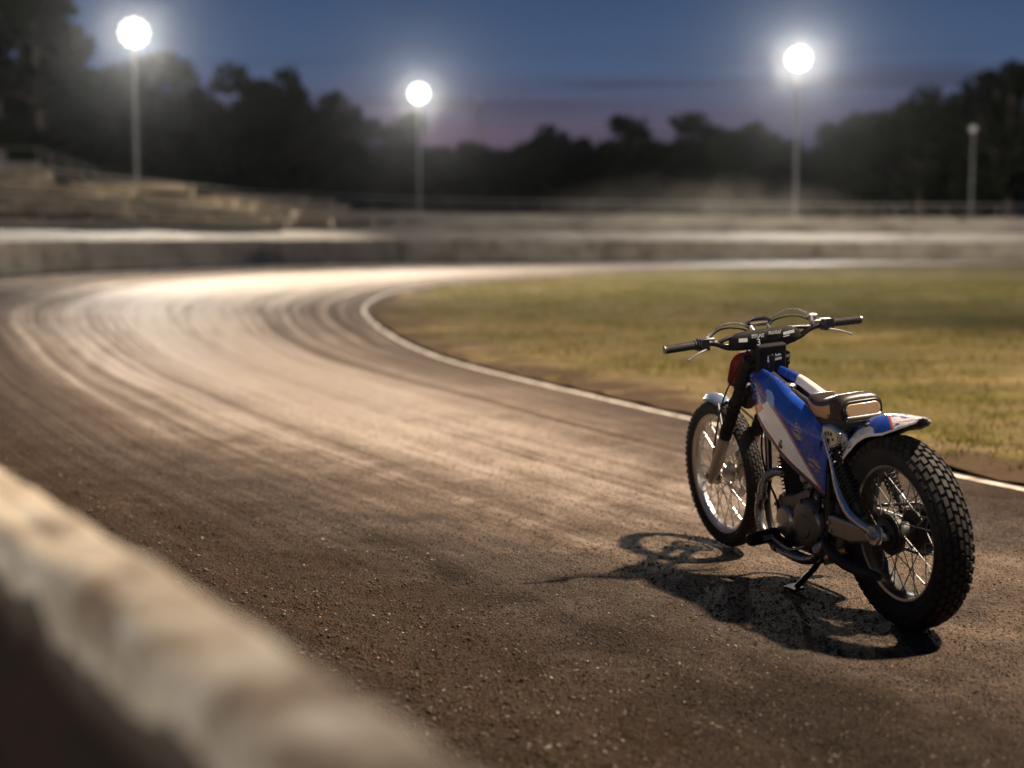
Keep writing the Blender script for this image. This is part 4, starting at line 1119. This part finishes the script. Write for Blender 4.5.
# rear fender
u_n, v_n = 60, 25
ce = crom([(.362,.550),(.312,.650),(.228,.730),(.115,.782),(.0,.800),(-.085,.803),(-.160,.806)], u_n)
P = np.zeros((u_n,v_n,3)); U = np.zeros((u_n,v_n,2))
for i in range(u_n):
    f = i/(u_n-1); x, z = ce[i]; tx, tz = np.gradient(ce, axis=0)[i]; l_ = math.hypot(tx,tz); nx, nz = tz/l_, -tx/l_
    if nz < 0: nx, nz = -nx, -nz
    hw_ = float(np.interp(f, [0,.15,.6,.85,.97,1], [.066,.090,.090,.076,.046,.026])); drop = float(np.interp(f,[0,.3,.7,1],[.062,.086,.066,.016]))
    for j in range(v_n):
        q = -1+2*j/(v_n-1); y = -q*hw_; dd = drop*abs(q)**2.4
        P[i,j] = (x-nx*dd, y, z-nz*dd); U[i,j] = (f, j/(v_n-1))
rfend = uv_sheet(P, U, M_fend, 'rear_fender', bike, .005, M_black)
rfend.name = 'fender'
fb = MB(); fb.tube([(.10,.075,.755),(.10,-.075,.755)], .007, 8); fb.tube([(.24,.06,.70),(.30,.07,.71)], .008, 8); fb.build('fender_bracket', M_black, bike)
# front fender: a short blade over the tyre
ce = crom([(1.385,.690),(1.45,.706),(1.52,.710),(1.585,.700)], 24); P = np.zeros((24,15,3)); U = np.zeros((24,15,2))
for i in range(24):
    f = i/23; hw_ = float(np.interp(f,[0,.2,.85,1],[.036,.044,.04,.024]))
    for j in range(15):
        q = -1+2*j/14; P[i,j] = (ce[i][0], -q*hw_, ce[i][1]-.028*abs(q)**2.2); U[i,j] = (f, j/14)
uv_sheet(P, U, M_silverblue, 'fender', bike, .004)
fb = MB()
for s in (1,-1): fb.tube([(1.40,.040*s,.680),(1.285,.085*s,.60)], .006, 8)
fb.build('fender_bracket', M_black, bike)

# fork
A = Vector((.945,0,.965)); Bx = Vector((1.447,0,.345)); fdir = (Bx-A).normalized()
for s in (1,-1):
    a = A+Vector((0,.088*s,0)); b = Bx+Vector((0,.070*s,0)); d_ = b-a
    fk = MB(); fk.tube([a+d_*.055, a+d_*.36], .0235, 16); fk.tube([a+d_*.36, a+d_*.38, a+d_*.66, a+d_*.67], [.0235,.027,.029,.026], 16)
    for q in (.40,.45,.50,.55,.60): 
        fk.tube([a+d_*(q-.004), a+d_*(q+.004)], .031, 16)
    leg = fk.build('fork_leg', M_fin, bike)
    sl = MB(); sl.tube([a+d_*.665, a+d_*.68, a+d_*.93, a+d_*1.01, a+d_*1.05], [.024,.0275,.0275,.025,.016], 16); sl.tube([b+Vector((.012,-.022*s,0)), b+Vector((.012,.022*s,0))], .022, 14)
    sl.build('slider', M_slider, leg)
ax_ = MB(); ax_.tube([(WB-.006,-.098,.345),(WB-.006,.098,.345)], .0085, 10); ax_.lathe([(0,.092),(.016,.092),(.016,.104),(0,.106)], (WB-.006,0,.345), 'Y', 6, closed=False); ax_.tube([(WB-.006,.046,.345),(WB-.006,.066,.345)], .016, 12); ax_.build('axle', M_steel, bike)
tc_ = MB()
for f in (.075, .27):
    c = A+(Bx-A)*f; rot = Vector((0,0,1)).rotation_difference(-fdir).to_matrix()
    tc_.box(c+Vector((.006,0,-.012)), (.062,.205,.030), rot)
tc_.tube([A+(Bx-A)*.05+Vector((.012,0,0)), A+(Bx-A)*.30+Vector((.0,0,0))], .024, 14)
tc_.box((.966,-.004,.925),(.062,.135,.125), Matrix.Rotation(R(-10),3,'Y')); 
tcl = tc_.build('fork_clamp', M_fin, bike, bevel=.008)
ft = MB(); ft.tube([A+(Bx-A)*.25+Vector((.02,0,0)), A+(Bx-A)*.42+Vector((.04,0,0))], [.05,.035], 14); ft.build('steering_boot', M_blackmatt, bike)

# number plate in front of the bars, seen from behind
npx = MB(); plate(npx, rrect(.19,.18,.05), (1.115,.020,.870), (0,-1,0), (-.55,0,1), .004); 
pn = npx.build('number_plate', M_red, bike, bevel=.001)
npx = MB(); plate(npx, [(-.097,.03),(-.060,.088),(.03,.094),(.03,.082),(-.055,.074),(-.085,.02)], (1.111,.020,.870), (0,-1,0), (-.55,0,1), -.005); npx.build('trim', M_silverblue, pn)
npx = MB(); plate(npx, [(-.09,-.05),(-.05,-.075),(-.02,-.06),(-.05,-.04)], (1.113,.020,.870), (0,-1,0), (-.55,0,1), -.004); npx.build('sticker', M_white, pn)
# headlamp shell behind the plate
# handlebar
HB = empty('handlebar', (0,0,0), bike)
bar = MB()
bp = spline([(.958,.470,1.015),(.975,.33,1.017),(.992,.235,1.012),(.996,.165,.985),(.988,.07,.978),(.986,0,.978),(.988,-.07,.978),(.996,-.165,.992),(.992,-.225,1.022),(.978,-.31,1.036),(.965,-.445,1.036)], 60)
bar.tube(bp, .0125, 12)
bar.tube(spline([(.993,.225,1.010),(.990,.14,1.030),(.988,0,1.034),(.990,-.14,1.036),(.993,-.225,1.028)],20), .009, 10)
for s in (1,-1): bar.box((.985,.045*s,.972),(.05,.03,.06))
barm = bar.build('bar', M_black, HB, bevel=.003)
pd = MB()
rows_ = []
for f in np.linspace(-1,1,22):
    k = (1-abs(f)**6)**.5 if abs(f) < 1 else .0
    k = max(k,.35)
    for j in range(16):
        an = 2*PI*j/16; ca, sa = math.cos(an), math.sin(an)
        rows_.append((.984+.030*k*math.copysign(abs(ca)**.7,ca), -.165*f, 1.008+.040*k*math.copysign(abs(sa)**.7,sa)))
pd.add(rows_, [(i*16+j,i*16+(j+1)%16,(i+1)*16+(j+1)%16,(i+1)*16+j) for i in range(21) for j in range(16)]+[tuple(range(16)), tuple(21*16+j for j in reversed(range(16)))])
pad = pd.build('crossbar_pad', M_fin, HB, angle=60)
def marks(name, items, x, parent, mat=M_white):
    mb = MB()
    for y, z, w, h, r_ in items: mb.box((x, y, z), (.0016, w, h), Matrix.Rotation(R(r_),3,'X'))
    return mb.build(name, mat, parent, smooth=False)
it = [(.118,1.014,.040,.016,4)]
# stencilled, worn lettering: small broken strokes
lr = random.Random(3)
for k in range(7): it += [(.075-.0085*k, 1.024, .0024, .015, lr.uniform(-12,12)), (.0722-.0085*k, 1.024+lr.choice((-.006,0,.006)), .006, .0026, 0)]
for k in range(8): it += [(-.005-.0075*k, 1.030, .0022, .012, lr.uniform(-14,14)), (-.008-.0075*k, 1.030+lr.choice((-.005,.005)), .005, .0022, 0)]
it += [(-.098,1.022,.052,.012,-6), (-.086,1.008,.03,.003,-6)]
marks('sticker', it, .9528, pad)
def text_part(txt, size, origin, parent, mat):
    cu = bpy.data.curves.new('text', 'FONT'); cu.body = txt; cu.size = size; cu.extrude = .0006; cu.align_x = 'CENTER'
    to = bpy.data.objects.new('text', cu); COL.objects.link(to)
    dg = bpy.context.evaluated_depsgraph_get(); me = bpy.data.meshes.new_from_object(to.evaluated_get(dg)); bpy.data.objects.remove(to)
    me.materials.clear(); me.materials.append(mat)
    o = bpy.data.objects.new('numeral', me); COL.objects.link(o); o.parent = parent; o.location = origin
    o.rotation_euler = (R(90), 0, R(-90)); return o
text_part('3', .040, (.9515,.047,.985), pad, M_white)
st2 = marks('sticker', [(-.016,.010,.060,.006,-6),(-.016,-.006,.066,.010,-6),(.014,.004,.003,.018,0),(-.005,.014,.003,.010,10),(-.022,.015,.003,.012,-8),(-.036,.014,.003,.010,4)], 0, tcl)
st2.location = (.9325, .004, .924); st2.rotation_euler = (0, R(-10), 0)
gb = MB()
# gauge pod with a chrome hood
gz = 1.072
rows_ = []
for k in range(13):
    an = PI*k/12
    rows_.append((math.cos(an), math.sin(an)))
gb.tube([(1.03,.062*c_,gz-.012+.034*s_) for c_, s_ in rows_], .0045, 8); gb.tube([(1.03,.062,gz-.012),(1.03,-.062,gz-.012)], .006, 8)
for s in (1,-1): gb.tube([(1.03,.04*s,gz-.012),(.995,.035*s,1.03)], .006, 6)
gg = gb.build('gauge', M_chrome, HB)
gb = MB(); plate(gb, [(.058*c_,.030*s_-.010) for c_, s_ in rows_], (1.032,0,gz), (0,-1,0), (.25,0,1), -.012); gb.build('gauge_face', M_black, gg)
gb = MB(); plate(gb, rrect(.085,.012,.005), (1.029,0,gz+.001), (0,-1,0), (.25,0,1), .002); gb.build('gauge_glass', M_screen, gg)
for s, zc in ((1,1.017),(-1,1.036)):
    e = 1 if s > 0 else -1
    yo = 0. if s > 0 else -.022
    p0 = Vector((.9755,(.328+yo)*s,zc)); p1 = Vector((.960,(.474+yo)*s,zc-.001))
    gp = MB(); d_ = p1-p0
    gp.tube([p0, p0+d_*.04, p0+d_*.05, p0+d_*.96, p1], [.0205,.0205,.0168,.0168,.0175], 16)
    for k in range(18): gp.tube([p0+d_*(.09+.048*k), p0+d_*(.105+.048*k)], .0179, 14)
    g_ = gp.build('grip', M_rubber, HB)
    gc = MB(); gc.lathe([(0,-.002),(.014,-.002),(.0175,.0),(.0175,.004),(0,.006)], p1, 'Y', 16, closed=False); gc.build('end_cap', M_alloy, g_)
    sg = MB(); sg.tube([(.978,.318*s,zc),(.984,.27*s,zc-.003)], [.022,.02], 14); sg.box((.975,.292*s,zc-.002),(.05,.04,.05)); sg.tube([(.976,.322*s,zc),(.976,.316*s,zc)], .027, 14)
    sg.build('switch_housing', M_black, HB, bevel=.004)
    lv = MB(); lv.box((1.0,.255*s,zc+.004),(.04,.04,.03)); lv.tube(spline([(1.010,.262*s,zc+.004),(1.035,.31*s,zc),(1.035,.38*s,zc-.010),(1.03,.445*s,zc-.022)],12), [.007]*4+[.0055]*6+[.0065,.008], 8)
    if s < 0: lv.lathe([(0,-.014),(.022,-.014),(.022,.012),(.018,.016),(0,.016)], (1.01,.250*s,zc+.028), 'Z', 16, closed=False)
    lv.build('lever', M_alloy, HB, bevel=.002)
    # short lower lever (starter / decompressor) under the bar
    lo_ = MB(); lo_.tube(spline([(.955,.29*s,zc-.022),(.94,.34*s,zc-.035),(.93,.385*s,zc-.055)],8), [.006,.005,.0045,.004,.004,.004,.005,.006], 8); lo_.build('lever', M_alloy, HB)
    cbm = MB(); cbm.tube(spline([(1.012,.25*s,zc+.012),(1.03,.19*s,zc+.042),(1.04,.12*s,zc+.044),(1.035,.05*s,zc+.020),(1.03,.03*s,.98),(1.03,.02*s,.90)],24), .0042, 8); cbm.build('cable', M_blackmatt, HB)
cbm = MB(); cbm.tube(spline([(1.0,-.27,1.052),(1.02,-.20,1.10),(1.03,-.13,1.108),(1.03,-.07,1.085),(1.03,-.045,1.05)],20), .004, 8); cbm.tube(spline([(1.0,.27,1.03),(1.02,.20,1.072),(1.03,.13,1.082),(1.03,.07,1.068),(1.03,.045,1.045)],20), .004, 8)
cbm.build('brake_hose', M_steel, HB)
cbm = MB(); cbm.tube(spline([(1.03,-.06,1.0),(1.02,-.105,.955),(1.0,-.11,.90),(.99,-.10,.86),(.985,-.105,.83)],16), .0045, 8); cbm.tube(spline([(1.03,.06,.96),(1.10,.105,.84),(1.20,.115,.72),(1.30,.105,.58),(1.40,.09,.42)],20), .004, 8); cbm.build('cable', M_black, bike)
mr = MB(); mr.lathe([(0,0),(.018,0),(.022,.004),(.022,.016),(0,.018)], (.985,-.105,.985), 'X', 20, closed=False); mr.build('kill_switch', M_cream, HB)

# place it: rear contact, heading away from the viewer and a little left, leaning to its left on the stand
def place_bike(Rp, Fp, lean):
    fw = Vector((Fp[0]-Rp[0], Fp[1]-Rp[1], 0)).normalized(); up = Vector((0,0,1)); lf = up.cross(fw)
    l2 = lf*math.cos(lean)-up*math.sin(lean); u2 = up*math.cos(lean)+lf*math.sin(lean)
    bike.matrix_world = Matrix(((fw.x,l2.x,u2.x,Rp[0]),(fw.y,l2.y,u2.y,Rp[1]),(fw.z,l2.z,u2.z,Rp[2]),(0,0,0,1)))
place_bike((1.474,5.44,.017), (1.008,6.84,.017), R(5.5))

# ------------------------------------------------------------------ air, sky, sun, camera
def haze():
    m, nt = new_mat('haze_air')
    v = N(nt, 'ShaderNodeVolumePrincipled'); o = N(nt, 'ShaderNodeOutputMaterial')
    v.inputs['Color'].default_value = (.86,.90,.97,1); v.inputs['Density'].default_value = HAZE; v.inputs['Anisotropy'].default_value = .965
    L(nt, v.outputs[0], o.inputs['Volume'])
    mb = MB(); mb.box((0,85,18.5), (384,294,39)); h = mb.build('haze', m, smooth=False); tag(h, 'thin evening haze', kind='stuff')
HAZE = .0001
haze()
def dust():
    m, nt = new_mat('drifting_dust')
    tcn = N(nt, 'ShaderNodeTexCoord'); v = N(nt, 'ShaderNodeVolumePrincipled'); o = N(nt, 'ShaderNodeOutputMaterial')
    vl = N(nt, 'ShaderNodeVectorMath', operation='LENGTH'); L(nt, tcn.outputs['Object'], vl.inputs[0])
    fall = ramp(nt, vl.outputs['Value'], [(.15, 1.), (.95, 0.)])
    nz = ramp(nt, noise(nt, mapping(nt, tcn.outputs['Object'], (2.6,1.6,1.2)), 1.3, 3), [(.38, 0.), (.62, 1.)])
    L(nt, val(nt, 'MULTIPLY', val(nt, 'MULTIPLY', fall, nz), .035), v.inputs['Density']); L(nt, v.outputs[0], o.inputs['Volume'])
    v.inputs['Color'].default_value = (.80,.72,.62,1); v.inputs['Anisotropy'].default_value = .3
    bm = bmesh.new(); bmesh.ops.create_icosphere(bm, subdivisions=3, radius=1); me = bpy.data.meshes.new('dust_cloud'); bm.to_mesh(me); bm.free(); me.materials.append(m)
    ob = bpy.data.objects.new('dust_cloud', me); COL.objects.link(ob); ob.location = (8.2, 66, 1.9); ob.scale = (8.5, 4., 2.1); tag(ob, 'faint dust drifting over the far barrier', kind='stuff')
dust()
SUN_AZ = R(215); SUN_EL = R(6)          # afterglow low behind the viewer, to the left
W = bpy.data.worlds.new('World'); S.world = W; W.use_nodes = True
nt = W.node_tree; nt.nodes.clear()
tc = N(nt, 'ShaderNodeTexCoord'); d = tc.outputs['Generated']
sky = N(nt, 'ShaderNodeTexSky'); sky.sky_type = 'NISHITA'; sky.sun_disc = False
sky.sun_elevation = R(-3); sky.sun_rotation = SUN_AZ; sky.air_density = 1.; sky.dust_density = 1.; sky.ozone_density = 3.
sep = N(nt, 'ShaderNodeSeparateXYZ'); L(nt, d, sep.inputs[0])
cl = noise(nt, mapping(nt, d, (2.2, 2.2, 34.)), 1.6, 5, .6)
el = val(nt, 'ADD', sep.outputs[2], val(nt, 'MULTIPLY', val(nt, 'SUBTRACT', cl, .5), .018))
grad = ramp(nt, el, [(0., (.055,.050,.082)), (.045, (.085,.072,.115)), (.072, (.082,.085,.140)), (.105, (.060,.100,.192)), (.16, (.031,.066,.145)), (.30, (.020,.038,.080)), (1., (.012,.024,.055))])
band = ramp(nt, sep.outputs[2], [(.03, 0.), (.055, 1.), (.085, 1.), (.12, 0.)])
clf = val(nt, 'MULTIPLY', ramp(nt, noise(nt, mapping(nt, d, (1.6,1.6,46.), (3,0,1)), 2.2, 5, .6), [(.50, 0.), (.64, .8)]), band)
grad = mix(nt, clf, grad, (.045,.048,.085))
pk = val(nt, 'MULTIPLY', ramp(nt, val(nt, 'ABSOLUTE', val(nt, 'ADD', sep.outputs[0], .05)), [(0., .42), (.26, 0.)]), ramp(nt, el, [(.0, 1.), (.05, .9), (.085, 0.)]))
grad = mix(nt, pk, grad, (.20,.105,.135))
bg1 = N(nt, 'ShaderNodeBackground'); L(nt, sky.outputs[0], bg1.inputs[0]); bg1.inputs[1].default_value = .10
bg2 = N(nt, 'ShaderNodeBackground'); L(nt, grad, bg2.inputs[0]); bg2.inputs[1].default_value = 1.0
ad = N(nt, 'ShaderNodeAddShader'); L(nt, bg1.outputs[0], ad.inputs[0]); L(nt, bg2.outputs[0], ad.inputs[1])
wo = N(nt, 'ShaderNodeOutputWorld'); L(nt, ad.outputs[0], wo.inputs[0])
sd = bpy.data.lights.new('dusk_sun', 'SUN'); sd.energy = 1.5; sd.angle = R(14); sd.color = (1.,.90,.80)
so = bpy.data.objects.new('dusk_sun', sd); COL.objects.link(so)
sdir = Vector((math.sin(SUN_AZ)*math.cos(SUN_EL), math.cos(SUN_AZ)*math.cos(SUN_EL), math.sin(SUN_EL)))
so.rotation_euler = sdir.to_track_quat('Z','Y').to_euler(); so.location = sdir*30

cd = bpy.data.cameras.new('camera'); cam = bpy.data.objects.new('camera', cd); COL.objects.link(cam); S.camera = cam
cam.location = (0,0,1.5); cam.rotation_euler = (R(90)-math.atan(160/1500), 0, 0)
cd.sensor_width = 36; cd.lens = 36*1500/1024; cd.clip_start = .05; cd.clip_end = 1000
cd.dof.use_dof = True; cd.dof.focus_distance = 5.95; cd.dof.aperture_fstop = 1.2; cd.dof.aperture_blades = 0
S.render.engine = 'CYCLES'
S.cycles.use_denoising = True
try: S.cycles.denoiser = 'OPENIMAGEDENOISE'
except Exception: pass
S.cycles.max_bounces = 6; S.cycles.diffuse_bounces = 2; S.cycles.glossy_bounces = 4; S.cycles.volume_bounces = 0
S.cycles.sample_clamp_indirect = 4.; S.cycles.use_light_tree = True; S.cycles.caustics_reflective = False; S.cycles.caustics_refractive = False
S.view_settings.view_transform = 'Standard'; S.view_settings.look = 'None'; S.view_settings.exposure = 0.; S.view_settings.gamma = 1.
S.view_settings.use_curve_mapping = False
